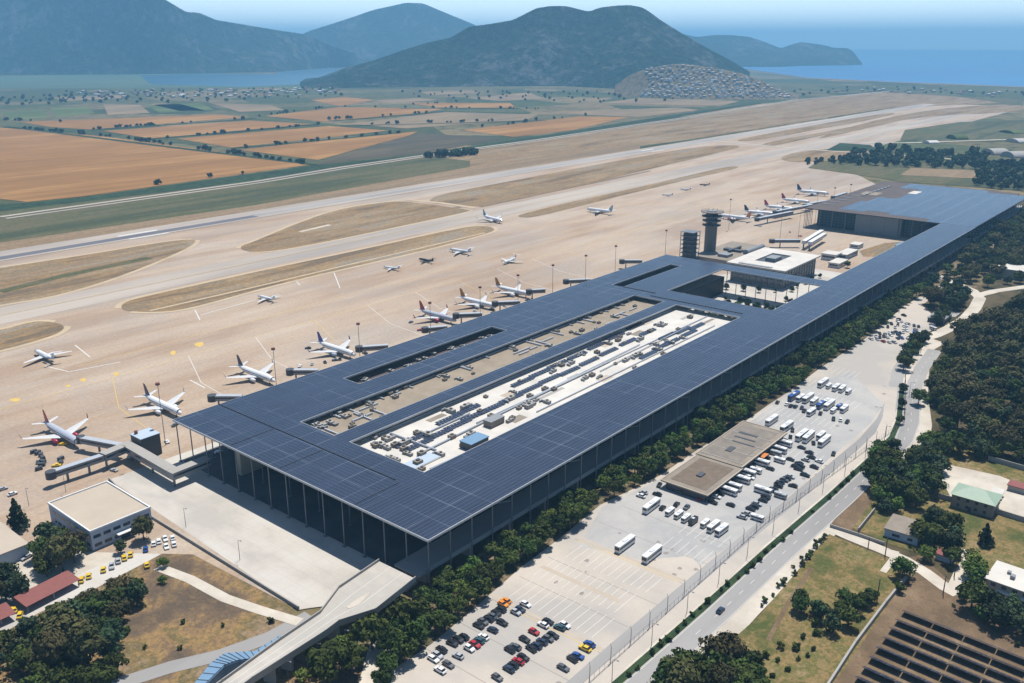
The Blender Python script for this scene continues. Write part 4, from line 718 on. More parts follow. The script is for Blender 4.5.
jet('white aircraft with teal fin rolling on the taxiway', (771, 655), math.atan2(-43, -10), 'fin_teal')
jet('white aircraft with its nose to the runway, alone on the open apron', (899, 628), math.pi/2, 'blue_grey_wall')
jet('white aircraft with orange rear and red engines beyond the control tower', (962, 482), math.pi/2, 'fin_flame', eng='fin_magenta', scale=1.05)
jet('white aircraft with navy fin nearest the control tower', (1013, 434), DN+.25, 'fin_navy', scale=1.0); jet('white aircraft with dark red fin, nearer of the red finned pair', (1060, 431), DN+.15, 'fin_red'); jet('white aircraft with bright red fin, farther of the red finned pair', (1121, 436), DN+.1, 'fin_magenta'); jet('white long aircraft with dark blue fin at the farthest stand', (1200, 442), DN+.15, 'fin_navy', scale=1.15)
def bizjet(label, nose_px, tail_px, L=24.0, body='fuselage_white'):
    n = Vector(at(*nose_px, 1.5)); t = Vector(at(*tail_px, 1.5)); c = (n+t)/2; h = math.atan2(n.y-t.y, n.x-t.x); s = L/20.0
    o = empty('business_jet', (c.x, c.y, 0), label, 'small jet', 'small jets on the open apron', h); o.scale = (s,)*3
    MB().loft([ringYZ(x, r, z, 12) for x, r, z in [(10, .08, 1.6), (9.4, .45, 1.65), (8, .85, 1.85), (6, 1.05, 1.95), (-3, 1.05, 1.95), (-7, .7, 2.2), (-10, .15, 2.5)]]).build('fuselage', body, o, smooth=True)
    MB().loft([ringYZ(8.2, .82, 1.95, 10), ringYZ(7.6, .94, 2.0, 10)], cap=False).build('cockpit_window', 'car_glass', o)
    for q in (-1, 1):
        wing_mb((2.4, -1.4, q*.8, 1.3), (-3.2, -4.2, q*10.2, 1.9), .22, .08).build('wing', body if body != 'fuselage_white' else 'wing_grey', o)
        MB().loft([ringYZ(-3, .3, 2.6, 10), ringYZ(-3.6, .55, 2.6, 10), ringYZ(-6.6, .4, 2.6, 10)]).build('engine', body if body != 'fuselage_white' else 'blue_grey_wall', o, smooth=True).location = (0, q*1.55, 0)
        wing_mb((-8.6, -10, 0, 5.2), (-10.2, -10.9, q*3.6, 5.25), .12, .06).build('tailplane', body if body != 'fuselage_white' else 'wing_grey', o)
        MB().tube((-1.2, q*1.3, 0), (-1.2, q*1.3, 1.4), .28, .2, 6).build('landing_gear', 'dark_metal', o)
    MB().tube((7, 0, 0), (7, 0, 1.2), .2, .15, 6).build('landing_gear', 'dark_metal', o)
    MB().loft([[(-6.6, 0, 2.6), (-8, .14, 2.6), (-10, 0, 2.6), (-8, -.14, 2.6)], [(-8.7, 0, 5.2), (-9.4, .06, 5.2), (-10.2, 0, 5.2), (-9.4, -.06, 5.2)]]).build('tail_fin', body, o)
bizjet('large white business jet with long swept wings, alone at the left edge of the apron', (35, 352), (55, 362), 30)
bizjet('white business jet with dark blue tail alone beside the grass strip', (259, 296.5), (274, 300.5), 22); bizjet('small white jet left of the black aircraft', (385, 267), (398, 269), 19); bizjet('black business jet between two white ones', (419, 259), (433, 262), 20, 'jet_black'); bizjet('white business jet right of the black aircraft', (450, 250), (470, 253.5), 28); bizjet('white business jet behind the orange finned aircraft', (502, 264), (517, 258.5), 24)
bizjet('tiny grey light aircraft, lowest of the three far out on the apron', (663, 194.6), (672, 194.8), 15, 'body_silver'); bizjet('tiny silver light aircraft, middle of the three far out on the apron', (681, 189), (690, 189.4), 15, 'body_silver'); bizjet('tiny black light aircraft, farthest of the three far out on the apron', (700, 184.3), (709, 184.7), 15, 'jet_black')


# ================================================================ TREES
def in_poly(p, poly):
    x, y = p; c = False; n = len(poly); j = n-1
    for i in range(n):
        if (poly[i][1] > y) != (poly[j][1] > y) and x < (poly[j][0]-poly[i][0])*(y-poly[i][1])/(poly[j][1]-poly[i][1]+1e-12)+poly[i][0]: c = not c
        j = i
    return c
def scatter(polypx, spacing, seed, px=True, limit=9999):
    P = [at(*q) for q in polypx] if px else polypx; r = random.Random(seed); out = []
    x0, x1 = min(p[0] for p in P), max(p[0] for p in P); y0, y1 = min(p[1] for p in P), max(p[1] for p in P)
    grid = {}; tries = int((x1-x0)*(y1-y0)/(spacing*spacing)*14)+60
    for _ in range(min(tries, 60000)):
        q = (r.uniform(x0, x1), r.uniform(y0, y1))
        if not in_poly(q, P) or not seen(*q, 5, 30): continue
        if blocked(q): continue
        s = spacing*(.75+.6*r.random()); g = (int(q[0]//spacing), int(q[1]//spacing))
        if any((q[0]-o[0])**2+(q[1]-o[1])**2 < s*s for a in (-1, 0, 1, -2, 2) for b in (-1, 0, 1, -2, 2) for o in grid.get((g[0]+a, g[1]+b), ())): continue
        grid.setdefault(g, []).append(q); out.append(q)
        if len(out) >= limit: break
    return out
LOTW = [at(*q) for q in LOT]; AVL = [[Vector(at(*q)) for q in L] for L in ([(925, 338), (935, 335), (950, 328), (966, 318), (975, 308), (980, 298), (972, 290), (950, 281), (938, 276), (930, 272)], [(975, 296), (995, 291), (1030, 286)], [(902, 448), (914, 425), (917, 405), (914, 385), (921, 370), (935, 350), (950, 335)], [(828, 527), (850, 537), (880, 549), (905, 560), (925, 572), (945, 587), (958, 594)])]
def blocked(q, gap=9.5):
    if in_poly(q, LOTW): return True
    v = Vector(q)
    for L in AVL:
        for a, b in zip(L, L[1:]):
            t = max(0, min(1, (v-a).dot(b-a)/(b-a).length_squared))
            if (a+(b-a)*t-v).length < gap: return True
    return False
def crown_mb(rnd, rx, rz, zc, clumps, leaves, ls, cone=False, flat=1.0):
    """leaf sized faces gathered in clumps through the crown volume"""
    m = MB()
    for k in range(clumps):
        while True:
            p = Vector((rnd.uniform(-1, 1), rnd.uniform(-1, 1), rnd.uniform(-1, 1)))
            if .25 < p.length < 1: break
        if cone:
            h = rnd.random()**1.3; a = rnd.uniform(0, 6.28); rr = rx*(1-h)**.8*rnd.uniform(.35, .95); c = Vector((math.cos(a)*rr, math.sin(a)*rr, zc-rz+2*rz*h)); cr = rx*.34*(1.15-h)
        else:
            c = Vector((p.x*rx*.82, p.y*rx*.82, zc+p.z*rz*.78)); cr = rx*rnd.uniform(.28, .46)
        for _ in range(leaves):
            d = Vector((rnd.gauss(0, 1), rnd.gauss(0, 1), rnd.gauss(0, 1)*.9+.25)).normalized(); q = c+Vector((d.x, d.y, d.z*flat))*cr*rnd.uniform(.72, 1.08)
            n = (d+Vector((rnd.gauss(0, .35), rnd.gauss(0, .35), rnd.gauss(0, .35)))).normalized(); u = n.cross(Vector((rnd.random(), rnd.random(), rnd.random()))).normalized(); w = n.cross(u); s = ls*rnd.uniform(.6, 1.25)
            m.add([q-u*s, q-w*s*.7, q+u*s, q+w*s*.7], [(0, 1, 2, 3)])
    return m
def trunk_mb(rnd, h, r, spread):
    m = MB().tube((0, 0, -.3), (0, 0, h), r, r*.6, 7)
    for k in range(4):
        a = k*1.57+rnd.uniform(-.4, .4); m.tube((0, 0, h*rnd.uniform(.7, .95)), (math.cos(a)*spread, math.sin(a)*spread, h+spread*rnd.uniform(.5, 1)), r*.5, r*.2, 5)
    return m
rt = random.Random(11); KIND = {}
def tree_kind(key, mat, n, rx, rz, zc, clumps, leaves, ls, th, tr, cone=False, flat=1.0):
    KIND[key] = []
    for i in range(n):
        c = crown_mb(rt, rx*rt.uniform(.9, 1.1), rz*rt.uniform(.9, 1.1), zc, clumps, leaves, ls, cone, flat).mesh('crown', M[mat]); KIND[key].append((c, trunk_mb(rt, th, tr, rx*.45).mesh('trunk', M['trunk_bark'])))
tree_kind('pine', 'pine_leaf', 5, 4.6, 2.9, 5.6, 26, 42, .62, 3.6, .35, flat=.75)
tree_kind('wood', 'olive_leaf', 5, 6.2, 4.0, 8.0, 34, 46, .72, 5.5, .4)
tree_kind('bright', 'bright_leaf', 4, 3.6, 2.8, 4.0, 20, 40, .5, 2.0, .25)
tree_kind('dark', 'dark_leaf', 4, 4.2, 3.8, 5.2, 24, 42, .58, 2.6, .3)
tree_kind('cypress', 'dark_leaf', 3, 3.4, 6.0, 6.8, 70, 34, .55, 2.0, .3, cone=True)
tree_kind('shrub', 'pine_leaf', 3, 1.2, .9, 1.0, 9, 26, .28, .5, .1)
tree_kind('far', 'dark_leaf', 3, 4.2, 3.6, 3.9, 9, 22, 1.3, 1.0, .5)
TC = [0]
def tree(kind, X, Y, s, label, group, name='tree', cat='tree', z=-.1):
    c, t = random.choice(KIND[kind]); o = empty(name, (X, Y, z), label, cat, group, random.uniform(0, 6.28)); o.scale = (s, s, s*random.uniform(.88, 1.15)); inst('crown', c, o); inst('trunk', t, o); TC[0] += 1; return o
random.seed(21)
# belt between the terminal and the car park, with a gap by the pavilion
lotP = [at(*q) for q in LOT]
belt = [(300, 690), (330, 683), (352, 655), (388, 655), (400, 640), (430, 617), (480, 585), (525, 545), (562, 520), (600, 488), (640, 462), (658, 457), (640, 445), (600, 470), (560, 500), (520, 525), (470, 560), (430, 583), (410, 600), (396, 622), (360, 634), (330, 658)]
B1 = [(158, 176), (163, 178), (215, 187), (267, 190), (302, 194), (325, 190), (330, 187), (365, 187), (416, 187), (440, 190), (463, 193), (520, 186), (600, 188), (655, 186), (700, 189), (730, 196), (760, 202), (760, 207), (700, 208), (450, 208), (212, 207), (190, 202), (168, 196), (152, 186)]
for x, y in scatter(B1, 6.3, 1, px=False, limit=290):
    dx = random.random(); tree('pine' if dx < .8 else 'bright', x, y, random.uniform(.7, 1.08), 'dark green tree in the planted belt between the terminal and the car park', 'trees of the belt along the terminal', 'pine_tree' if dx < .8 else 'leafy_tree')
B2 = [(700, 180), (760, 200), (1230, 208), (1230, 150), (1000, 130), (860, 128), (800, 158), (850, 165), (800, 180), (740, 172)]
for x, y in scatter(B2, 12, 2, px=False, limit=180):
    k = random.choice(('pine', 'pine', 'dark', 'wood')); tree(k, x, y, random.uniform(.8, 1.25), 'tree in the far belt between the terminal and the side road', 'trees of the far belt', 'leafy_tree')
for i, (x, y, s) in enumerate([(331, 656, .7), (342, 650, .75), (327, 668, .7), (317, 674, .75), (303, 681, .65), (353, 640, .6), (312, 660, .7)]): tree('bright', *at(x, y), s, 'small round tree beside the footway under the access viaduct', 'small trees by the viaduct', 'young_tree')
for i, (x, y, s) in enumerate([(330, 683, 1.5), (372, 650, 1.35), (395, 640, 1.0), (404, 632, 1.3), (352, 672, 1.3)]): tree('pine', *at(x, y), s, 'large round tree at the near end of the car park belt', 'large trees at the belt end', 'pine_tree')
for x, y in scatter([(972, 240), (1060, 205), (1060, 272), (1012, 272), (985, 275), (962, 258)], 9.5, 44, limit=100): tree(random.choice(('pine', 'pine', 'dark', 'wood')), x, y, random.uniform(.9, 1.25), 'tree in the dense wooded slope between the far facade and the right edge', 'trees of the far wooded slope', 'woodland_tree')
# woodland at right
FW = [(928, 406), (930, 380), (940, 356), (962, 342), (985, 330), (1000, 316), (1030, 306), (1080, 300), (1080, 470), (1030, 455), (985, 455), (950, 440), (928, 425)]
for x, y in scatter(FW, 9.5, 3, limit=290): tree(random.choice(('wood', 'wood', 'wood', 'wood', 'pine', 'dark', 'bright')), x, y, random.uniform(.95, 1.35), 'olive green tree in the dense wood right of the road', 'trees of the wood', 'woodland_tree')
for poly, sp, sd, ks, g, lb in (
    ([(880, 450), (900, 438), (925, 436), (945, 452), (942, 470), (935, 492), (922, 505), (905, 515), (886, 514), (874, 495), (868, 480)], 6.0, 4, ('pine', 'bright', 'dark'), 'trees left of the green roofed villa', 'leafy green tree in the clump left of the green roofed villa'),
    ([(945, 448), (985, 452), (1030, 460), (1030, 466), (1000, 460), (960, 458)], 6.5, 5, ('pine', 'dark'), 'trees behind the green roofed villa', 'dark tree in the row behind the green roofed villa'),
    ([(912, 536), (940, 528), (968, 545), (962, 558), (925, 552)], 6.5, 6, ('pine', 'bright', 'dark', 'dark'), 'trees behind the small flat roofed house', 'tree in the garden behind the small flat roofed house'),
    ([(972, 560), (982, 566), (984, 600), (975, 615), (962, 607), (965, 580)], 5.0, 7, ('bright', 'pine'), 'trees beside the white house', 'bright green tree beside the white two storey house'),
    ([(985, 612), (1030, 628), (1030, 640), (1000, 632), (980, 620)], 4.5, 8, ('bright', 'dark'), 'bushes below the white house', 'bushy tree in front of the white two storey house'),
    ([(905, 340), (928, 330), (938, 338), (925, 350), (922, 370), (915, 380), (903, 374)], 6.5, 9, ('pine', 'dark'), 'trees on the traffic island', 'dark round tree on the island where the roads meet'),
    ([(945, 300), (958, 288), (975, 295), (978, 305), (968, 316), (945, 330), (935, 328), (940, 315)], 7.5, 10, ('pine', 'dark', 'dark'), 'trees around the sunken shed', 'dark tree around the grey shed at the top of the car park'),
    ([(650, 712), (676, 684), (708, 664), (735, 664), (752, 670), (760, 690), (755, 712)], 6.0, 12, ('pine', 'wood', 'pine'), 'trees at the bottom edge', 'big dark green tree of the grove at the bottom edge beside the road'),
    ([(797, 603), (815, 606), (822, 612), (848, 600), (858, 610), (872, 596), (873, 610), (860, 618), (852, 634), (832, 634), (815, 618), (800, 614)], 5.2, 13, ('dark', 'pine'), 'trees in the meadow', 'dark bush like tree in the cluster on the dry meadow'),
    ([(-20, 655), (20, 645), (45, 628), (75, 618), (105, 605), (138, 588), (150, 592), (135, 612), (120, 630), (118, 655), (116, 700), (30, 700), (20, 670), (-20, 700)], 6.2, 14, ('pine', 'pine', 'dark', 'wood'), 'trees of the grove at lower left', 'dense dark green tree in the grove at the lower left corner'),
    ([(36, 560), (48, 540), (66, 545), (80, 553), (74, 565), (55, 578), (38, 575)], 5.5, 15, ('dark', 'pine', 'wood'), 'trees beside the flat roofed office', 'dark tree in the group left of the flat roofed blue grey office'),
    ([(-20, 605), (0, 585), (14, 585), (22, 598), (8, 608), (-20, 618)], 5.5, 16, ('wood', 'dark'), 'trees at the left edge', 'dark olive tree at the left edge above the red roof')):
    for x, y in scatter(poly, sp, sd):
        k = random.choice(ks); sz = random.uniform(.8, 1.25) if 'meadow' not in g else random.uniform(.55, .85); tree(k, x, y, sz, lb, g, {'pine': 'pine_tree', 'dark': 'evergreen_tree', 'wood': 'woodland_tree', 'bright': 'leafy_tree'}[k])
singles = [('cypress', 19, 530, 1.15, 'tall pointed dark conifer beside the apron edge at far left'), ('cypress', 984, 545, .9, 'pointed dark conifer in the garden right of the flat roofed house'), ('bright', 902, 577, 1.25, 'bright feathery tree at the bend of the lane'), ('wood', 144, 540, .75, 'round bush in front of the blue grey office, right of its door'), ('dark', 121, 553, .65, 'round bush in front of the blue grey office, left of its door'), ('bright', 163, 567, .6, 'small green bush at the end of the taxi yard'), ('bright', 163, 583, .5, 'small bush on the dry field edge'),
    ('dark', 903, 392, .7, 'small tree at the top of the road median'), ('dark', 901, 408, .65, 'small tree in the middle of the road median'), ('dark', 900, 424, .6, 'small tree near the turn of the road median'), ('pine', 918, 405, 1.0, 'tree at the wood edge casting a shadow on the road'), ('bright', 927, 402, .8, 'bright tree at the wood edge'), ('pine', 864, 565, 1.3, 'round tree right of the flat roofed house'), ('bright', 925, 560, .9, 'leafy tree on the corner of the flat roofed house'), ('pine', 950, 565, .8, 'round tree by the lane near the pole'), ('pine', 899, 592, .5, 'bush at the end of the low field wall'), ('dark', 961, 600, .55, 'bush at the lane end'), ('pine', 865, 250, .7, 'dark round bush among the white yard buildings')]
for k, x, y, s, lb in singles:
    if (x, y) == (864, 565): x, y = 925, 545
    if (x, y) == (865, 250): x, y = 847, 268
    tree(k, *at(x, y), s, lb, None, {'cypress': 'conifer_tree', 'bright': 'leafy_tree', 'wood': 'round_bush', 'dark': 'evergreen_tree', 'pine': 'pine_tree'}[k])
# courtyard and street shrubs
for x, y in scatter([(560, 262), (640, 262), (640, 290), (560, 290)], 7, 31, px=False): tree('dark', x, y, random.uniform(.5, .8), 'tree in the terminal courtyard', 'trees in the courtyard', 'courtyard_tree')
for x, y in [(680, 300), (676, 312), (672, 325), (690, 290), (690, 262), (720, 262), (755, 255), (645, 300), (640, 310), (600, 305), (615, 312), (590, 298), (625, 300), (700, 280), (715, 282), (730, 281), (745, 282), (760, 280), (670, 272), (662, 265), (705, 255), (735, 252)]: tree('dark', x, y, random.uniform(.45, .7), 'tree in the terminal courtyard', 'trees in the courtyard', 'courtyard_tree')
for i in range(36):
    t = i/35; pts = [(628, 676), (700, 611), (762, 557), (832, 497), (884, 448)]; k = min(int(t*4), 3); u = t*4-k; x = pts[k][0]+(pts[k+1][0]-pts[k][0])*u; y = pts[k][1]+(pts[k+1][1]-pts[k][1])*u
    if random.random() < .85: X, Y = at(x, y); tree('shrub', X+random.uniform(-.6, .6), Y+random.uniform(-.6, .6), random.uniform(.7, 1.3), 'low round shrub on the green road median', 'shrubs on the median', 'shrub', 'shrub')
for poly, sp, n, g in (([(812, 545), (830, 533), (800, 572), (770, 600), (757, 612), (765, 600)], 3.5, 24, 'shrubs at the road edge'), ([(770, 650), (800, 635), (832, 615), (828, 640), (790, 670), (765, 683), (755, 672)], 5.0, 26, 'shrubs on the meadow'), ([(140, 600), (290, 620), (230, 650), (140, 655), (125, 640)], 14, 14, 'shrubs on the dry field'), ([(960, 590), (1010, 618), (1020, 650), (940, 600)], 8, 10, 'shrubs by the solar field')):
    for x, y in scatter(poly, sp, len(g), limit=n): tree('shrub', x, y, random.uniform(.7, 1.6), 'low green shrub, one of the '+g, g, 'shrub', 'shrub')
# airfield tree line and wood beyond the far terminal
for x, y in scatter([(835, 160), (860, 153), (880, 151), (985, 156), (985, 170), (910, 168), (880, 166), (840, 165)], 22, 41, limit=110): tree('far', x, y, random.uniform(1.3, 2.3), 'tall dark tree in the line across the far airfield', 'trees of the airfield line', 'tall_tree')
for x, y in scatter([(985, 166), (1060, 160), (1080, 195), (1000, 190), (975, 186), (978, 178)], 15, 42, limit=130): tree('far', x, y, random.uniform(1.0, 1.7), 'dark tree in the dense clump behind the far terminal', 'trees behind the far terminal', 'evergreen_tree')
for x, y in scatter([(805, 161), (835, 159), (838, 164), (808, 165)], 16, 43, limit=14): tree('far', x, y, random.uniform(.7, 1.2), 'low tree at the near end of the airfield tree line', 'low trees of the airfield line', 'small_tree')
# field trees and hedges
def row(a, b, n, sc_=(.7, 1.3), jitter=6, g='trees along the field borders'):
    A, Bq = Vector(at(*a)), Vector(at(*b))
    for i in range(n):
        p = A.lerp(Bq, random.random()); tree('far', p.x+random.uniform(-jitter, jitter), p.y+random.uniform(-jitter, jitter), random.uniform(*sc_), ('small dark tree on a border between fields' if 'border' in g else 'dark tree in the clump beside the highway'), g, 'field_tree')
for a, b, n in [((5, 127), (110, 137), 22), ((110, 137), (210, 150.5), 20), ((210, 150.5), (315, 165), 26), ((90, 130), (155, 125), 12), ((130, 127), (250, 119), 10), ((165, 138.5), (320, 124.5), 16), ((235, 149), (400, 133), 18), ((320, 120.5), (430, 113), 14), ((350, 125), (545, 120), 16), ((250, 118), (330, 107), 7), ((340, 107), (540, 109), 16), ((60, 197), (250, 173), 4), ((410, 105), (470, 101), 6), ((450, 131), (600, 114), 10), ((260, 116), (300, 111), 5), ((0, 120), (60, 122), 8)]: row(a, b, n)
for a, b, n in [((432, 157.5), (478, 153.5), 26)]: row(a, b, n, (1.2, 2.0), 16, 'trees of the dark clump by the highway')
for a, b in [((5, 126.5), (315, 164.8)), ((90, 130), (255, 118.5)), ((150, 139), (320, 124)), ((232, 148.5), (400, 133)), ((340, 126), (545, 120.5)), ((330, 121), (445, 112)), ((400, 108.5), (520, 108.5))]:
    ribbon('hedge', [a, ((a[0]+b[0])/2, (a[1]+b[1])/2+.3), b], 16, .5, 'dark_strip', kind='stuff', label='long dark green hedge line between two fields seen far away', cat='hedge', group='hedges between the fields')
for poly, sp, n, g in (([(0, 98), (60, 95), (130, 99), (60, 104), (0, 106)], 60, 60, 'trees near the far village'), ([(60, 92), (330, 88), (345, 96), (200, 103), (60, 103)], 80, 110, 'trees near the far village'), ([(400, 92), (600, 92), (640, 98), (600, 103), (420, 98)], 90, 60, 'trees on the far plain'), ([(600, 104), (800, 96), (860, 92), (1024, 96), (1024, 92), (880, 87), (800, 90)], 110, 60, 'trees behind the airfield')):
    for x, y in scatter(poly, sp, n, limit=n): tree('far', x, y, random.uniform(.8, 1.7), 'distant dark tree, one of the '+g, g, 'distant_tree')

# ================================================================ HOUSES FAR AWAY
def gable_house(lx, ly, h, rh, wall, roof):
    w = MB().box(-lx/2, lx/2, -ly/2, ly/2, -1.5, h).mesh('wall', M[wall]); e = .5
    r = MB().add([(-lx/2-e, -ly/2-e, h), (lx/2+e, -ly/2-e, h), (lx/2+e, ly/2+e, h), (-lx/2-e, ly/2+e, h), (-lx*.25, 0, h+rh), (lx*.25, 0, h+rh)], [(3, 2, 1, 0), (0, 1, 5, 4), (2, 3, 4, 5), (1, 2, 5), (3, 0, 4)]).mesh('roof', M[roof]); return w, r
HK = [gable_house(15, 12, 7, 2, 'house_wall', 'white_roof'), gable_house(18, 11, 8, 2.5, 'house_wall', 'tan_roof'), gable_house(13, 13, 9, 2, 'white_paint', 'mid_concrete'), gable_house(16, 11, 5, 3, 'beige_wall', 'red_roof'), gable_house(30, 14, 6, 2, 'white_paint', 'white_roof')]
def house(X, Y, Z, k, label, group, s=1.0):
    o = empty('house', (X, Y, Z), label, 'house', group, random.choice((0, .5, 1.2, 2.0))); o.scale = (s, s, s); inst('wall', HK[k][0], o); inst('roof', HK[k][1], o)
from mathutils.bvhtree import BVHTree
th = [o for o in bpy.data.objects if o.name.startswith('town_hill')][0]; th.data.materials[0] = M['shrub_soil']; bv = BVHTree.FromPolygons([v.co[:] for v in th.data.vertices], [p.vertices[:] for p in th.data.polygons])
random.seed(5); cnt = 0; tp = [(645, 68), (660, 65), (690, 65.5), (715, 70), (740, 75.5), (765, 84), (790, 95), (796, 98), (640, 97.5), (650, 85)]; used = []
st = MB()
while cnt < 1500:
    x, y = random.uniform(636, 798), random.uniform(62, 99)
    if not in_poly((x, y), tp): continue
    a = Vector((0, 0, HC)); b = Vector(ray(x, y, 5000)); hit = bv.ray_cast(a, (b-a).normalized())
    if not hit[0]: cnt += 1; continue
    p = hit[0]
    if any((p.x-q[0])**2+(p.y-q[1])**2 < 15**2 for q in used): cnt += 1; continue
    used.append((p.x, p.y)); cnt += 1
    if len(used) <= 190: house(p.x, p.y, p.z, random.choice((0, 1, 2, 2, 0)), 'small white house in the dense hillside town', 'white houses of the hillside town', random.uniform(.6, .95))
    else: s = random.uniform(.55, .9); st.obox(p.x, p.y, p.z-1.5, 13*s, 11*s, 8.5*s, random.choice((0, .5, 1.2)))
tag(st.build('town_houses', 'house_wall'), 'the remaining mass of white houses filling the hillside town', 'houses', None, 'stuff')
print('TOWN', len(used))
for x, y in scatter([(60, 92), (200, 90), (330, 88), (350, 93), (250, 98), (120, 98)], 50, 51, limit=100): house(x, y, 0, random.choice((0, 1, 3, 3, 4)), 'low house in the far village strip below the lake', 'houses of the far village', random.uniform(.5, 1.1))
for x, y in scatter([(790, 95), (860, 92), (930, 95), (1010, 98), (1010, 92), (880, 88)], 80, 52, limit=22): house(x, y, 0, random.choice((0, 3)), 'low house behind the far end of the runway', 'houses behind the runway', 1.0)
for i, (x, y, w, d, h, mt, lb) in enumerate([(957, 139, 34, 30, 9, 'pasture', 'green arched aircraft shelter on the far airfield'), (931, 143, 24, 24, 5, 'white_roof', 'white arched shelter behind the tree line'), (995, 154, 36, 34, 10, 'mid_concrete', 'grey arched shelter, left of the pair beyond the tree line'), (1015, 157, 36, 34, 10, 'mid_concrete', 'grey arched shelter, right of the pair beyond the tree line'), (1018, 142, 40, 30, 7, 'house_wall', 'white roofed hangar at the right edge'), (1012, 133, 50, 30, 6, 'pasture', 'long pale green hangar roof at the right edge')]):
    X, Y = at(x, y); o = empty('aircraft_shelter', (X, Y, .3), lb, 'hangar', None, .9); n = 14
    ring = lambda yy: [(math.cos(math.pi*k/n)*w/2, yy, math.sin(math.pi*k/n)*h) for k in range(n+1)]
    MB().loft([ring(-d/2), ring(d/2)]).build('shell', mt, o); MB().box(-w*.3, w*.3, -d/2-.5, -d/2-.1, 0, h*.6).build('door', 'dark_metal', o)
thing('warehouse', 'white roofed low building at the right edge below the far trees', 'building', (*at(1020, 276), -.1), [('wall', MB().box(-14, 14, -22, 22, 0, 7), 'beige_wall'), ('roof', MB().box(-14.5, 14.5, -22.5, 22.5, 7, 7.8), 'white_roof')])
thing('warehouse', 'small white ridged shed at the right edge under the trees', 'building', (*at(1019, 262), -.1), [('wall', MB().box(-9, 9, -8, 8, 0, 5), 'white_paint'), ('roof', MB().box(-9.5, 9.5, -8.5, 8.5, 5, 5.5), 'white_roof')])

# ================================================================ BUILDINGS NEAR
def windows(o, spec, w=1.6, h=1.3):
    wm = MB().box(-w/2, w/2, -.06, .06, 0, h).mesh('window', M['window_glass'])
    for (x, y, z, rz) in spec: inst('window', wm, o, (x, y, z), rz)
PI2 = math.pi/2
# blue grey office by the apron
c = at(153, 526); x1, y0 = c[0], c[1]; bw, bd = 26, 37
O = empty('office_building', (x1-bw, y0, 0), 'blue grey two storey office with a flat tan roof beside the apron', 'building')
MB().box(0, bw, 0, bd, -.2, 8.6).build('wall', 'blue_grey_wall', O); m = MB().box(.5, bw-.5, .5, bd-.5, 8.6, 8.75); m.build('roof', 'tan_roof', O)
MB().box(-.2, bw+.2, -.2, .4, 8.6, 9.3).box(-.2, bw+.2, bd-.4, bd+.2, 8.6, 9.3).box(-.2, .4, .41, bd-.41, 8.6, 9.3).box(bw-.4, bw+.2, .41, bd-.41, 8.6, 9.3).build('parapet', 'white_paint', O)
windows(O, [(2.5+i*4.2, -.02, z, 0) for i in range(6) for z in (1.4, 5.2)]+[(-.02, 3+i*4.2, z, PI2) for i in range(8) for z in (1.4, 5.2)], 3.0, 1.4)
MB().box(10, 18, -2.6, -.1, 3.4, 3.7).build('door_canopy', 'white_paint', O); MB().box(12, 16, -.12, -.02, 0, 2.8).build('door', 'dark_metal', O)
thing('long_shed', 'long maroon roofed car port above the lower left grove', 'shed', (110, 315.5, -.1), [('roof', MB().prism([(-10.5, -4), (10.5, -4), (10.5, 4), (-10.5, 4)], 2.9, [3.0, 3.0, 4.2, 4.2]), 'red_roof'), ('post', MB().box(-10, -9.7, -3.6, -3.3, 0, 2.9), 'steel'), ('post', MB().box(9.7, 10, -3.6, -3.3, 0, 2.9), 'steel'), ('post', MB().box(-.2, .2, -3.6, -3.3, 0, 2.9), 'steel')], rz=0.12)
thing('long_shed', 'second smaller maroon roof at the left edge by the taxis', 'shed', (*at(-2, 622), -.1), [('roof', MB().prism([(-5, -4), (5, -4), (5, 4), (-5, 4)], 2.9, [3.0, 3.0, 4, 4]), 'red_roof'), ('post', MB().box(-.2, .2, -3.5, -3.1, 0, 2.9), 'steel')])
X, Y = at(30, 556); thing('flat_building', 'grey flat roofed building cut by the left edge above the trees', 'building', (X-11, Y, -.1), [('wall', MB().box(-12, 11, 0, 26, 0, 5.5), 'blue_grey_wall'), ('roof', MB().box(-12.4, 11.4, -.4, 26.4, 5.5, 5.9), 'tan_roof')])
# pavilion in the car park
PV = empty('parking_pavilion', (330, 161, 0), 'long low taupe flat roofed pavilion in the middle of the car park', 'building')
m = MB().box(.8, 35, 1.5, 21.5, 0, 3.4); m.box(35.5, 85, 1.5, 21.5, 0, 3.4); m.build('wall', 'dark_metal', PV)
MB().box(0, 34.6, 0, 24, 3.4, 4.0).build('roof', 'taupe_roof', PV); MB().box(34.9, 87, .6, 25, 3.6, 4.3).build('roof', 'taupe_roof', PV)
m = MB()
for a in ((0, 34.6, -.25, .2), (0, 34.6, 23.8, 24.2)): m.box(*a, 4.0, 4.25)
m.box(-.25, .2, -.25, 24.2, 4.0, 4.24); m.box(34.9, 87, .4, 1.0, 4.3, 4.55); m.box(86.6, 87.1, .4, 25, 4.3, 4.54); m.box(34.9, 87, 24.7, 25.1, 4.3, 4.55); m.build('roof_edge', 'tan_roof', PV)
MB().box(4, 32, 3, 21, 4.0, 4.1).build('roof_patch', 'dark_gravel', PV); MB().box(38, 83, 4, 23, 4.3, 4.4).build('roof_patch', 'weathered_roof', PV)
for x, y, a, b in ((16, 12, 2.3, 1.3), (50, 14, 3, 1.5)): MB().box(x-a, x+a, y-b, y+b, 4.3 if x > 30 else 4.1, 4.7).build('roof_light', 'dark_metal', PV)
for x, y, a, b in ((72, 15, 1.0, 5), (66, 14, .7, 5.5), (60, 12, .5, 6)): MB().box(x-a, x+a, y-b, y+b, 4.3, 4.6).build('roof_slot', 'dark_metal', PV)
for z in range(4): MB().box(38+z*11, 38.5+z*11, 2, 24, 4.3, 4.5).build('roof_seam', 'mid_concrete', PV)
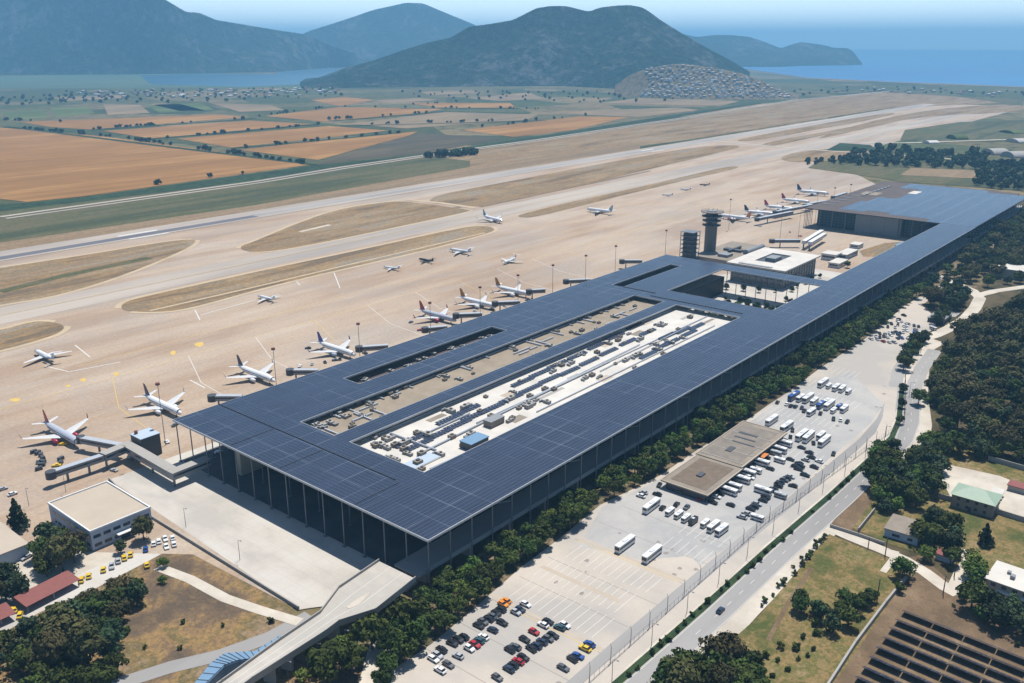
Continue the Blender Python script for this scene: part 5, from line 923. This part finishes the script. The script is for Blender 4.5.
# right side buildings
hx, hy = at(950, 506); V = empty('villa', (hx, hy, 0), 'stone grey two storey villa with a pale green hipped roof', 'building')
L_, W_ = 12.5, 17.0; V.rotation_euler = (0, 0, 0)
MB().box(0, L_, -W_, 0, -.2, 6.2).build('wall', 'taupe_roof', V)
e = .7; MB().add([(-e, -W_-e, 6.2), (L_+e, -W_-e, 6.2), (L_+e, e, 6.2), (-e, e, 6.2), (L_/2, -W_+5.5, 9.0), (L_/2, -5.5, 9.0)], [(3, 2, 1, 0), (0, 1, 4), (1, 2, 5, 4), (2, 3, 5), (3, 0, 4, 5)]).build('roof', 'green_roof', V)
windows(V, [(-.02, -3-i*3.6, z, PI2) for i in range(4) for z in (1.1, 4.1)]+[(3+i*3.4, -W_-.02, z, 0) for i in range(3) for z in (1.1, 4.1)], 1.2, 1.3); MB().box(-.1, -.02, -8.4, -7.2, 0, 2.2).build('door', 'dark_metal', V)
hx, hy = at(884, 536); thing('flat_house', 'small flat roofed grey house beside the lane', 'building', (hx, hy, -.05), [('wall', MB().box(0, 14, -13, 0, 0, 3.6), 'blue_grey_wall'), ('roof', MB().box(-.5, 14.5, -13.5, .5, 3.6, 4.0), 'taupe_roof'), ('window', MB().box(-.06, 0, -6, -3, 1.2, 2.4), 'window_glass'), ('window', MB().box(-.06, 0, -11, -9, 1.2, 2.4), 'window_glass')], rz=.06)
hx, hy = at(984, 592); W2 = thing('white_house', 'white two storey house with a flat white roof at the right edge', 'building', (hx, hy, -.05), [('wall', MB().box(0, 15, -24, 0, 0, 5.8), 'beige_wall'), ('roof', MB().box(-.6, 15.6, -24.6, .6, 5.8, 6.2), 'white_roof'), ('roof_heater', MB().box(5, 7, -8, -6.5, 6.2, 7.6), 'grey_metal'), ('roof_heater', MB().box(8, 9.5, -6, -4.8, 6.2, 7.2), 'grey_metal'), ('balcony', MB().box(-1.6, 0, -20, -4, 2.8, 3.1), 'white_paint')], rz=-.04)
windows(W2, [(-.03, -2.5-i*3.6, z, PI2) for i in range(6) for z in (.9, 3.9)], 1.6, 1.2)
hx, hy = at(1007, 490); thing('shed', 'low shed with a rusty red roof right of the villa', 'shed', (hx, hy, -.05), [('wall', MB().box(0, 6, -14, 0, 0, 2.6), 'mid_concrete'), ('roof', MB().box(-.4, 6.4, -14.4, .4, 2.6, 2.9), 'red_roof')])
hx, hy = at(985, 503); o = empty('shade_shelter', (hx, hy, 0), 'row of four white sloping shade canopies at the villa side', 'shelter')
for k in range(4): MB().prism([(k*3.4, -5), (k*3.4+2.6, -5), (k*3.4+2.6, 0), (k*3.4, 0)], 2.4, [2.5, 3.1, 3.1, 2.5]).build('canopy', 'white_roof', o); MB().box(k*3.4+1.2, k*3.4+1.4, -4.5, -4.3, 0, 2.4).build('post', 'steel', o)
hx, hy = at(935, 559); thing('small_hut', 'tiny hut with a red brown roof right of the flat roofed house', 'shed', (hx, hy, -.05), [('wall', MB().box(0, 5, -6, 0, 0, 2.5), 'blue_grey_wall'), ('roof', MB().box(-.3, 5.3, -6.3, .3, 2.5, 2.8), 'red_roof')])
hx, hy = at(925, 322); S = thing('sunken_shed', 'grey roofed shed at the top end of the car park', 'shed', (hx+2, hy-1, -.1), [('wall', MB().box(0, 22, -11, 0, 0, 3.2), 'dark_metal'), ('roof', MB().box(-.4, 22.4, -11.4, .4, 3.2, 3.6), 'grey_metal'), ('ramp_slab', MB().box(24, 40, -13, 2, 0, .5), 'mid_concrete')])
hx, hy = at(250, 520)
# enclosure walls
def px_wall(pts, h, label, t=.4, mt='mid_concrete', name='wall'):
    return tag(wall_along([at(*p) for p in pts], 0, -.2, h, t).build(name, mt), label, 'wall')
px_wall([(906, 579), (885, 605), (855, 645), (826, 690)], 1.7, 'low pale wall running from the lane to the bottom edge left of the solar field', .7)
px_wall([(830, 527), (858, 536), (884, 545)], 1.4, 'low grey wall along the lane beside the bare plot'); px_wall([(858, 532), (874, 512)], 2.0, 'short grey wall at the bare plot corner'); px_wall([(938, 498), (985, 510), (1030, 524)], 2.4, 'grey boundary wall in front of the villa yard')
px_wall([(988, 460), (1030, 472)], 2.4, 'grey wall behind the villa trees')
# solar field
sl = [(902.8, 611.8), (896, 620.6), (890, 629.0), (884, 638.5), (877, 648), (870, 658), (863, 668), (856, 678)]
for i, (x, y) in enumerate(sl):
    X, Y = at(x, y, .8); o = empty('solar_array', (X, Y, -.05), 'long tilted solar panel row, number %s from the top of the solar field' % ['one', 'two', 'three', 'four', 'five', 'six', 'seven', 'eight'][i], 'solar panels', 'rows of the solar field'); o.rotation_euler = (0, 0, -.045)
    o['label'] = ['topmost and farthest row of the dark solar field', 'second row from the top of the dark solar field', 'third row from the top of the dark solar field', 'fourth row from the top of the dark solar field', 'fifth row from the top of the dark solar field', 'fourth row from the bottom corner of the dark solar field', 'next to last row of the dark solar field', 'lowest row of the solar field at the bottom edge'][i]
    L2 = 62
    for k in range(6):
        y1, y0 = -k*10.4, -k*10.4-10.1; MB().add([(-1.6, y0, 2.3), (1.7, y0, .7), (1.7, y1, .7), (-1.6, y1, 2.3), (-1.6, y0, 2.22), (1.7, y0, .62), (1.7, y1, .62), (-1.6, y1, 2.22)], [(0, 1, 2, 3), (7, 6, 5, 4), (0, 4, 5, 1), (2, 6, 7, 3), (1, 5, 6, 2), (3, 7, 4, 0)]).build('panel', 'solar_panels_long', o); MB().tube((0, y0+3, 0), (0, y0+3, 1.4), .1, .1, 5).build('post', 'steel', o)

# ================================================================ POLES, LAMPS
pole = MB().tube((0, 0, 0), (0, 0, 6.3), .13, .09, 5).mesh('pole', M['dark_metal']); arm = MB().tube((0, 0, 6.2), (.9, .9, 6.6), .07, .07, 4).mesh('arm', M['dark_metal'])
for k in range(-2, 34):
    X = 212+12.2*k; Y = 133.6 if X < 330 else 133.6-min(X-330, 150)*.075+max(0, X-480)*.3
    if not seen(X, Y, 3, 5) or X > 575: continue
    o = empty('fence_post', (X, Y, 0), 'tall thin dark post in the fence line between the car park and the road', 'post', 'posts of the car park fence'); inst('pole', pole, o); inst('arm', arm, o)
lp = MB().tube((0, 0, 0), (0, 0, 9), .13, .08, 5).mesh('pole', M['steel']); lh = MB().tube((0, 0, 9), (0, -1.6, 9.4), .07, .06, 4).box(-.18, .18, -2.3, -1.5, 9.3, 9.5).mesh('lamp_head', M['steel'])
for k in range(-1, 14):
    X = 204+24.3*k; Y = 127.8 if X < 330 else 127.8-min(X-330, 120)*.05+max(0, X-470)*.2
    if seen(X, Y, 3, 5): o = empty('street_lamp', (X, Y, 0), 'grey street lamp on the pale verge between fence and road', 'street lamp', 'street lamps along the road'); inst('pole', lp, o); inst('lamp_head', lh, o)
# mesh fence line
fm = MB(); p = [(190, 133.3), (330, 133.3), (480, 122.0), (560, 146)]
for a, b in zip(p, p[1:]):
    d = Vector(b)-Vector(a)
    for z in (.3, 2.3): fm.tube((*a, z), (*b, z), .05, .05, 4)
    for i in range(int(d.length/3)): q = Vector(a)+d*i*3/d.length; fm.tube((q.x, q.y, 0), (q.x, q.y, 2.5), .05, .05, 4)
tag(fm.build('fence', 'steel'), 'thin grey fence separating the car park from the road verge', 'fence')
mp = MB().tube((0, 0, 0), (0, 0, 33), .2, .13, 8).mesh('mast', M['steel']); mh = MB().tube((0, 0, 33), (0, 0, 34.2), 1.2, 1.0, 12).mesh('lamp_crown', M['rust_head'])
for i, (x, y) in enumerate([(157.4, 383), (273, 348), (358, 323), (429.8, 302), (480, 286.5), (518, 274.5), (553, 264.5), (586, 255), (616, 245.5), (666.5, 230), (731, 199)]):
    X, Y = at(x, y, 34); s = 1.0
    o = empty('floodlight_mast', (X, Y, 0), 'tall slim floodlight mast with a rusty red round head at the aircraft stands', 'light mast', 'floodlight masts along the stands'); inst('mast', mp, o); inst('lamp_crown', mh, o)
for x, y in [(815, 222), (832, 216), (848, 212), (798, 240), (780, 238)]:
    X, Y = at(x, y); o = empty('floodlight_mast', (X, Y, 0), 'tall slim mast beside the far terminal', 'light mast', 'masts by the far terminal'); inst('mast', mp, o); inst('lamp_crown', mh, o)
for x, y in [(29, 506), (66, 492), (186, 527), (240, 560)]:
    X, Y = at(x, y); o = empty('street_lamp', (X, Y, 0), 'small lamp post at the edge of the apron and terrace', 'street lamp', 'lamps of the terrace'); inst('pole', lp, o); inst('lamp_head', lh, o)
for i, (x, y) in enumerate([(346, 652), (319, 666), (289, 684)]):
    X, Y = at(x, y); o = empty('street_lamp', (X, Y, 0), 'lamp post on the footway beneath the access viaduct', 'street lamp', 'lamps by the viaduct'); inst('pole', lp, o); inst('lamp_head', lh, o)
for i, (x, y, h, lb) in enumerate([(877, 600, 9, 'thick dark utility pole standing on the dry meadow'), (885, 556, 9, 'dark utility pole beside the lane and the bare plot wall'), (868, 548, 5, 'thin pole beside the lane'), (943, 594, 8, 'utility pole at the lane end'), (954, 577, 7, 'utility pole where the lane turns to the white house')]):
    X, Y = at(x, y); thing('utility_pole', lb, 'pole', (X, Y, -.1), [('pole', MB().tube((0, 0, 0), (0, 0, h), .22, .16, 6), 'dark_metal'), ('crossarm', MB().box(-.9, .9, -.08, .08, h-.7, h-.5), 'dark_metal')])

# ================================================================ VEHICLES
def car_meshes():
    body = MB(); prof = [(-2.1, .35), (-2.15, .75), (-1.9, .95), (-1.0, 1.0), (1.0, .98), (1.9, .82), (2.15, .6), (2.1, .35)]
    def ext(m, pr, w, w2=None, zsplit=None):
        n = len(pr); V = [(x, -w, z) for x, z in pr]+[(x, w, z) for x, z in pr]; m.add(V, [tuple(range(n)), tuple(range(2*n-1, n-1, -1))]+[(i, i+n, (i+1) % n+n, (i+1) % n) for i in range(n)])
    ext(body, prof, .88)
    g = MB(); V = [(-1.75, .8, .95), (1.05, .8, .95), (.35, .66, 1.42), (-1.25, .66, 1.42)]
    g.add([(x, y, z) for x, y, z in V]+[(x, -y, z) for x, y, z in V], [(3, 2, 1, 0), (4, 5, 6, 7), (0, 1, 5, 4), (1, 2, 6, 5), (2, 3, 7, 6), (3, 0, 4, 7)])
    r = MB().box(-1.2, .3, -.65, .65, 1.42, 1.47)
    return body, g, r
cb, cg, cr_ = car_meshes(); wheel = MB().tube((0, -.1, 0), (0, .1, 0), .33, .33, 10).mesh('wheel', M['tyre']); cgm = cg.mesh('window_glass', M['car_glass'])
CBM = {k: cb.mesh('body', M['car_'+k]) for k in CARC}; CRM = {k: cr_.mesh('roof', M['car_'+k]) for k in CARC}
PARKED = []
def taken(X, Y, rz, L_, W_):
    ca, sa = math.cos(rz), math.sin(rz); pts = [(X+ca*t*L_/2, Y+sa*t*L_/2) for t in (-.75, -.3, .3, .75)]
    if any((p[0]-q[0])**2+(p[1]-q[1])**2 < (W_*.47+w2*.47)**2 for p in pts for q, w2 in PARKED): return True
    PARKED.extend((p, W_) for p in pts); return False
def car(X, Y, rz, c, label, group):
    if taken(X, Y, rz, 4.2, 1.8): return
    o = empty('car', (X, Y, 0.02), label, 'car', group, rz); s = random.uniform(.97, 1.09); o.scale = (s, 1.02, random.uniform(.98, 1.15)); inst('body', CBM[c], o); inst('window_glass', cgm, o); inst('roof', CRM[c], o)
    for x in (-1.35, 1.35):
        for y in (-.86, .86): inst('wheel', wheel, o, (x, y, .33))
def bus_meshes(L, W, H, hood=0):
    b = MB(); b.prism([(-L/2, -W/2+.15), (-L/2+.15, -W/2), (L/2-.2, -W/2), (L/2, -W/2+.25), (L/2, W/2-.25), (L/2-.2, W/2), (-L/2+.15, W/2), (-L/2, W/2-.15)], .35, H)
    g = MB().box(-L/2+.4, L/2-.35, -W/2-.03, W/2+.03, H*.48, H*.78); g.box(L/2-.3, L/2+.03, -W/2+.12, W/2-.12, H*.42, H*.86); g.box(-L/2-.03, -L/2+.3, -W/2+.2, W/2-.2, H*.55, H*.84)
    a = MB().box(-L*.12, L*.12, -W*.28, W*.28, H, H+.22)
    return b, g, a
BK = {}
for k, (L_, W_, H_) in dict(bus=(12.0, 2.5, 3.3), midibus=(8.2, 2.3, 2.9), van=(5.6, 2.0, 2.3)).items():
    b, g, a = bus_meshes(L_, W_, H_); BK[k] = ({c: b.mesh('body', M['car_'+c]) for c in 'wksbg'}, g.mesh('window_band', M['car_glass']), a.mesh('roof_unit', M['wing_grey']), L_, W_)
def coach(k, X, Y, rz, c, label, group):
    if k == 'van' and c in 'kg' and abs(math.sin(rz)) > .8: return car(X, Y, rz, c, label.replace(' van ', ' car '), group)
    B_ = BK[k]
    if taken(X, Y, rz, B_[3]*.95, B_[4]): return
    o = empty('minibus' if k == 'midibus' else k, (X, Y, .02), label, 'bus' if k == 'bus' else 'minibus' if k == 'midibus' else 'van', group, rz); inst('body', B_[0][c], o); inst('window_band', B_[1], o); inst('roof_unit', B_[2], o)
    for x in (-B_[3]*.3, B_[3]*.32):
        for y in (-B_[4]/2+.1, B_[4]/2-.1): inst('wheel', wheel, o, (x, y, .36))
random.seed(77)
def cars(lst, ox, oy, s, rz, where, group, jit=.05, size=None):
    for x, y, c in lst:
        X, Y = at(ox+x/s, oy+y/s, .7); car(X, Y, rz+random.gauss(0, jit)+(math.pi if random.random() < .5 else 0), c, '%s car %s' % (CARN[c], where), group)
rowsA = [(300, 180, 'k'), (322, 160, 'g'), (350, 145, 'k'), (368, 132, 'g'), (390, 115, 'k'), (415, 97, 'k'), (425, 70, 'o'), (440, 55, 'o'), (458, 62, 'o'), (452, 44, 'o')]
cars(rowsA, 420, 590, 5.12, PI2, 'in the first row beside the tree belt', 'cars in the near car park')
cars([(165, 270, 'k'), (195, 252, 'k'), (225, 238, 'k'), (110, 303, 'k'), (90, 332, 's'), (68, 350, 'w'), (145, 378, 'g'), (103, 408, 'w'), (195, 335, 's')], 420, 590, 5.12, PI2, 'in the group at the lowest corner of the near car park', 'cars in the near car park', .1)
cars([(420, 165, 'k'), (372, 202, 'n'), (463, 122, 'w'), (490, 112, 's'), (512, 97, 'n'), (540, 70, 'w'), (252, 297, 'w'), (280, 277, 'r'), (302, 257, 't'), (325, 238, 'w')], 420, 590, 5.12, PI2, 'in the second row from the tree belt', 'cars in the near car park')
cars([(535, 250, 'k'), (583, 212, 'r'), (630, 177, 'w'), (655, 160, 'k'), (715, 190, 't'), (740, 178, 'w'), (460, 303, 'k'), (488, 288, 'g')], 420, 590, 5.12, PI2, 'in the upper middle row of the near car park', 'cars in the near car park')
cars([(570, 297, 'k'), (597, 283, 'n'), (625, 262, 'n'), (655, 247, 'g'), (680, 230, 'k'), (395, 445, 'g'), (455, 402, 'n'), (478, 382, 'k'), (503, 362, 'r'), (528, 343, 'k')], 420, 590, 5.12, PI2, 'in the lower middle row of the near car park', 'cars in the near car park')
cars([(733, 395, 'g'), (780, 350, 'k'), (808, 335, 'b'), (845, 297, 'y'), (868, 275, 'b')], 420, 590, 5.12, PI2, 'in the last row beside the fence', 'cars in the near car park')
def coaches(lst, ox, oy, s, rz, where, group):
    for x, y, k, c in lst:
        X, Y = at(ox+x/s, oy+y/s, 1.4); coach(k, X, Y, rz+random.gauss(0, .02)+(math.pi if random.random() < .6 else 0), c, '%s %s %s' % (CARN[c], {'bus': 'coach', 'midibus': 'minibus', 'van': 'van'}[k], where), group)
coach('bus', *at(625, 544, 1.6), math.pi, 'w', 'white coach alone by the painted bays, left of the two', None); coach('bus', *at(652, 554, 1.6), math.pi, 'w', 'white coach alone by the painted bays, right of the two', None)
GP = 'vehicles around the pavilion'
coaches([(65, 490, 'bus', 'w'), (170, 518, 'van', 'w'), (220, 535, 'van', 'w'), (262, 555, 'van', 'w'), (370, 585, 'van', 'w'), (418, 605, 'midibus', 'w'), (465, 625, 'midibus', 'w'), (303, 570, 'van', 'k')], 640, 420, 5.69, 0, 'in the row in front of the pavilion end', GP)
cars([(128, 498, 'k'), (208, 478, 'k'), (265, 495, 'g'), (110, 368, 'k'), (193, 388, 'n'), (340, 443, 'r')], 640, 420, 5.69, .15, 'near the shaded end of the pavilion', GP, .1)
coaches([(505, 402, 'midibus', 'w'), (530, 375, 'midibus', 'w'), (580, 335, 'midibus', 'w'), (612, 298, 'midibus', 'w'), (660, 283, 'van', 'w'), (690, 240, 'midibus', 'w'), (795, 225, 'van', 'w'), (790, 165, 'midibus', 'w'), (775, 185, 'van', 's'), (820, 130, 'midibus', 'w'), (415, 458, 'van', 'k'), (845, 145, 'van', 'k')], 640, 420, 5.69, PI2, 'nosed in along the fence side of the pavilion', GP)
cars([(435, 435, 'w'), (455, 415, 'k'), (470, 408, 'k'), (545, 350, 'k'), (560, 340, 'g'), (625, 325, 'w'), (720, 210, 'k'), (740, 275, 'k'), (700, 225, 'k'), (855, 222, 'k'), (885, 262, 'k'), (905, 245, 'k'), (640, 270, 'k'), (830, 118, 'k')], 640, 420, 5.69, PI2, 'parked between the minibuses beside the pavilion', GP, .1)
coaches([(630, 495, 'van', 'k'), (668, 552, 'van', 'w'), (700, 400, 'midibus', 'w'), (725, 412, 'van', 'w'), (790, 355, 'van', 'k'), (800, 425, 'van', 's'), (770, 345, 'van', 'k')], 640, 420, 5.69, PI2, 'in the middle row between pavilion and fence', GP)
cars([(580, 550, 's'), (605, 530, 's'), (665, 475, 's'), (700, 455, 'k'), (715, 437, 'k'), (760, 390, 'k'), (745, 400, 'g'), (835, 330, 'k'), (855, 320, 's'), (870, 372, 'k'), (820, 340, 'g'), (650, 490, 'k')], 640, 420, 5.69, PI2, 'in the middle row between pavilion and fence', GP, .1)
GU = 'vehicles in the upper car park'
coaches([(220, 172, 'bus', 'w'), (243, 182, 'van', 'w'), (272, 190, 'midibus', 'w'), (297, 195, 'midibus', 'w'), (322, 205, 'van', 'w')], 768, 340, 4, 0, 'in the short farthest row of the upper car park', GU)
coaches([(103, 225, 'bus', 'b'), (130, 232, 'midibus', 'w'), (160, 233, 'bus', 'w'), (185, 245, 'midibus', 'w'), (210, 260, 'midibus', 'b'), (245, 260, 'bus', 'w'), (235, 243, 'van', 'w'), (262, 280, 'van', 'w'), (285, 264, 'van', 'b'), (305, 275, 'midibus', 'w'), (173, 288, 'midibus', 'w')], 768, 340, 4, 0, 'in the long tight row of the upper car park', GU)
cars([(210, 292, 'k'), (75, 255, 'w'), (110, 265, 'n'), (135, 270, 'k'), (145, 283, 'k'), (205, 240, 'k'), (92, 262, 'k'), (122, 262, 't'), (150, 272, 'g'), (38, 248, 'k')], 768, 340, 4, .1, 'squeezed in below the long row of coaches', GU, .12)
cars([(262, 315, 'k'), (290, 318, 'w'), (317, 326, 'k'), (98, 360, 'k'), (90, 385, 'k'), (182, 410, 'k'), (262, 454, 'k')], 768, 340, 4, .3, 'standing apart in the middle of the upper car park', GU, .2)
coaches([(15, 322, 'bus', 'w'), (75, 347, 'bus', 'w'), (135, 382, 'bus', 'w'), (162, 388, 'bus', 'w'), (212, 382, 'midibus', 'w'), (225, 405, 'bus', 'w')], 768, 340, 4, 0, 'beside the far end of the pavilion', GU)
coaches([(60, 412, 'van', 'k'), (70, 402, 'van', 's'), (40, 432, 'midibus', 'w'), (30, 444, 'van', 'w')], 768, 340, 4, PI2, 'at the far fence side corner of the pavilion', GU)
cars([(88, 472, 'k'), (45, 477, 'w'), (15, 510, 'k'), (150, 478, 's'), (172, 468, 'k'), (205, 484, 'w'), (185, 507, 'k'), (148, 539, 'k'), (98, 582, 'k'), (50, 617, 'w'), (160, 470, 'g')], 768, 340, 4, PI2, 'in the loose group near the fence posts', GU, .1)
coaches([(135, 424, 'van', 'k'), (165, 444, 'van', 'k'), (130, 497, 'van', 'k'), (122, 510, 'van', 'k'), (112, 521, 'van', 'k'), (70, 547, 'van', 'k'), (50, 562, 'van', 'k'), (42, 577, 'van', 'k'), (90, 545, 'van', 's'), (15, 603, 'van', 'w')], 768, 340, 4, PI2, 'in the dark vans group near the fence posts', GU)
far = [(300, 308, 'k'), (265, 335, 'k'), (325, 365, 's'), (345, 375, 'b'), (370, 378, 'k'), (400, 384, 'n'), (190, 387, 'k'), (240, 392, 's'), (300, 397, 'w'), (135, 432, 'k'), (172, 434, 's'), (210, 442, 'w'), (262, 442, 'n'), (320, 412, 'w'), (350, 417, 'k'), (390, 422, 'w'), (120, 472, 's'), (158, 485, 'r'), (200, 492, 'w'), (235, 492, 's'), (258, 464, 'n'), (285, 462, 'b'), (332, 470, 'w'), (285, 514, 's'), (490, 372, 's'), (285, 350, 'w'), (305, 385, 's'), (225, 380, 'w'), (185, 440, 's'), (250, 452, 'w'), (320, 378, 'w'), (340, 462, 'n'), (380, 405, 's'), (270, 505, 'w'), (245, 505, 's'), (150, 440, 'w'), (330, 420, 's'), (370, 420, 'b'), (260, 350, 'w'), (75, 468, 'w')]
cars(far, 860, 270, 6.83, .6, 'in the crowded farthest group at the top of the car park', 'cars in the farthest car park group', .3)
cars([(x_, y_, random.choice('kwsgnkw')) for x_, y_ in [(110+i*26, 452+(i%2)*6) for i in range(10)]+[(200+i*24, 424+(i%2)*4) for i in range(8)]+[(215+i*22, 366+i*3) for i in range(6)]], 860, 270, 6.83, .6, 'in the crowded farthest group at the top of the car park', 'cars in the farthest car park group', .2)
coaches([(500, 395, 'van', 'w')], 860, 270, 6.83, 1.0, 'parked at the kerb by the farthest cars', 'vehicles in the farthest group')
car(*at(720.5, 610, .7), .02, 'n', 'dark blue car driving alone on the road', None); coach('van', *at(930, 291, 1), 0, 'k', 'dark van on the pale side road at far right', None)
tx = [(323, 271), (352, 256), (410, 231), (493, 184), (518, 171), (583, 213), (20, 383), (55, 390), (75, 388), (65, 403), (80, 410), (95, 412), (50, 402), (60, 418)]
for i, (x, y) in enumerate(tx):
    X, Y = at(x/3.97, 511+y/3.97, .7); car(X, Y, PI2-.4+random.gauss(0, .1), 'y', 'yellow taxi crowded at the left end of the red roof' if i >= 6 else 'yellow taxi parked along the yard in front of the blue grey office', 'yellow taxis crowded at left' if i >= 6 else 'yellow taxis in the yard')
cars([(610, 128, 'w'), (630, 118, 'w'), (655, 108, 'w'), (665, 95, 'w'), (640, 132, 'w'), (662, 121, 'w'), (685, 105, 'w'), (702, 115, 'w'), (690, 130, 'w'), (660, 140, 'w'), (598, 138, 'w'), (620, 142, 'w'), (680, 140, 's'), (578, 150, 'b'), (468, 196, 's'), (443, 218, 's')], 0, 511, 3.97, PI2-.4, 'in the packed rows right of the blue grey office', 'cars by the blue grey office')
cars([(105, 182, 's'), (122, 172, 'w')], 0, 511, 3.97, .2, 'between the trees and the left edge building', 'cars at the left edge')
cars([(50, 610, 'w'), (10, 590, 's')], 0, 340, 3.97, 0, 'on the apron margin by the lamp', 'cars on the apron margin')
# ground service vehicles at the stands
rs = random.Random(9)
svc = [(63, 444, 'y'), (38, 462, 'g'), (114, 470, 's'), (218, 452, 'w'), (232, 447, 'w'), (300, 366, 'w'), (312, 364, 's'), (335, 360, 'g'), (340, 359, 'k'), (372, 356, 'w'), (365, 353, 'k'), (411, 322, 'g'), (475, 311, 's'), (492, 309, 'g'), (505, 306, 'w'), (325, 362, 'k'), (420, 330, 'r'), (515, 301, 'k'), (545, 296, 's'), (262, 392, 's'), (175, 425, 'g'), (308, 348, 'k'), (720, 216, 'k'), (760, 226, 's'), (800, 236, 'r'), (790, 232, 'g')]
for q_ in range(26):
    X_ = rs.choice((178, 232, 295, 357, 455, 501, 545))+rs.uniform(-22, 22); Y_ = rs.uniform(392, 428); x_, y_ = proj(X_, Y_); svc.append((x_, y_, rs.choice('wsgky')))
for x, y, c in svc:
    X, Y = at(x, y, .5)
    o = empty('baggage_tug', (X, Y, .02), '%s service tug on the apron beside the aircraft stands' % CARN[c], 'service vehicle', 'service vehicles at the stands', rs.uniform(0, 3)); inst('body', CBM[c], o); inst('cab', CRM[c], o)
    for a in (-1.35, 1.35): inst('wheel', wheel, o, (a, -.86, .33)); inst('wheel', wheel, o, (a, .86, .33))
crt = MB().box(-1.5, 1.5, -.8, .8, .5, 1.7).mesh('box', M['dark_metal']); crb = MB().box(-1.7, 1.7, -.85, .85, .3, .49).mesh('bed', M['steel'])
for i, (x, y) in enumerate([(34, 453), (38, 454), (41, 456), (43, 459), (43, 463), (42, 466), (39, 470), (61, 460), (61, 464)]):
    X, Y = at(x, y); o = empty('baggage_cart', (X, Y, .02), 'dark baggage cart in the curved train behind the red finned aircraft', 'cart', 'baggage carts', i*.5); inst('box', crt, o); inst('bed', crb, o)
    for a in (-1.1, 1.1): inst('wheel', wheel, o, (a, -.8, .33)); inst('wheel', wheel, o, (a, .8, .33))
X, Y = at(763, 457); thing('market_umbrella', 'orange square sunshade standing among the vans by the pavilion', 'sunshade', (X-3, Y, 0), [('canopy', MB().add([(-3, -3, 2.6), (3, -3, 2.6), (3, 3, 2.6), (-3, 3, 2.6), (0, 0, 3.6)], [(3, 2, 1, 0), (0, 1, 4), (1, 2, 4), (2, 3, 4), (3, 0, 4)]), 'orange_canvas'), ('pole', MB().tube((0, 0, 0), (0, 0, 3.4), .08, .08, 6), 'steel')])
rb = random.Random(4)
for i in range(60):
    X_, Y_ = rb.choice(((rb.uniform(175, 320), rb.uniform(138, 182)), (rb.uniform(330, 560), rb.uniform(130, 150)))); r_ = rb.uniform(.4, 1.5)
    if in_poly((X_, Y_), LOTW): sheet('oil_stain', [(X_+math.cos(a)*r_*rb.uniform(.6, 1.3), Y_+math.sin(a)*r_*rb.uniform(.5, 1.1)) for a in (0, .8, 1.6, 2.4, 3.2, 4.0, 4.8, 5.5)], -0.004+i*.0001, 'dark_stain', px=False)
for k in range(1, 9): ribbon('slab_joint', [(160+k*18, 135), (160+k*18, 189)], .25, -0.006, 'dark_stain', px=False)
cars([(515, 480, 'k'), (232, 410, 'g'), (285, 415, 'w'), (98, 420, 'k'), (20, 410, 's'), (5, 430, 'w'), (680, 500, 'g'), (615, 490, 'k'), (735, 455, 'k'), (690, 425, 'k'), (780, 400, 'n'), (850, 345, 'k')], 640, 420, 5.69, PI2, 'among the mixed cars between pavilion and fence', GP, .1)
# painted parking bays
def bays(xa, xb, ya, yb, st, w=.16):
    y = ya
    while y <= yb: rect('bay_line', xa, xb, y-w/2, y+w/2, .0, 'white_mark'); y += st
bm = MB()
def bay_rows(name, x0, x1, y0, y1, step, m=None):
    m = MB(); y = y0
    while y < y1: m.add([(x0, y, .0), (x1, y, .0), (x1, y+.18, .0), (x0, y+.18, .0)], [(0, 1, 2, 3)]); y += step
    tag(m.build('bay_markings', 'white_mark'), kind='structure')
for a in ((254, 266, 146, 186, 3.4), (236, 251, 148, 186, 3.4), (219, 233, 146, 186, 3.4), (285, 296, 140, 158, 3.6), (300, 312, 140, 158, 3.6), (430, 442, 150, 188, 3.4), (446, 458, 150, 188, 3.4), (480, 494, 150, 185, 3.4), (500, 514, 160, 190, 3.4), (530, 544, 168, 200, 3.4), (400, 412, 136, 156, 3.6)): bay_rows('bays', *a)
for pts, w in (([(270, 188), (270, 138)], 1.6), ([(216, 188), (216, 138)], 1.6), ([(243, 187), (243, 150)], 2.2)): ribbon('kerb_strip', pts, w, .005, 'tan_roof', px=False)
for (a, b) in (((268, 187), (268, 140)), ((214, 183), (214, 140))): ribbon('line', [a, b], .3, .012, 'yellow_mark', px=False)

# ================================================================ HAZE
#hz = MB().box(-9200, 60200, -30200, 45200, -4.2, 1100).mesh('haze', None) if False else None
hm = bpy.data.materials.new('haze_air'); hm.use_nodes = True; nt = hm.node_tree; nt.nodes.clear()
out = nt.nodes.new('ShaderNodeOutputMaterial'); pvn = nt.nodes.new('ShaderNodeVolumePrincipled'); nt.links.new(pvn.outputs[0], out.inputs['Volume'])
pvn.inputs['Color'].default_value = (0.28, 0.65, 1.0, 1); pvn.inputs['Density'].default_value = 1.05e-4; pvn.inputs['Anisotropy'].default_value = 0.0
tag(MB().box(-9200, 36200, -12200, 27200, -4.2, 670).build('haze', hm), 'thin pale blue summer haze over the whole plain and sea', 'haze', None, 'stuff')
print('TREES', TC[0], 'OBJS', len(bpy.data.objects))
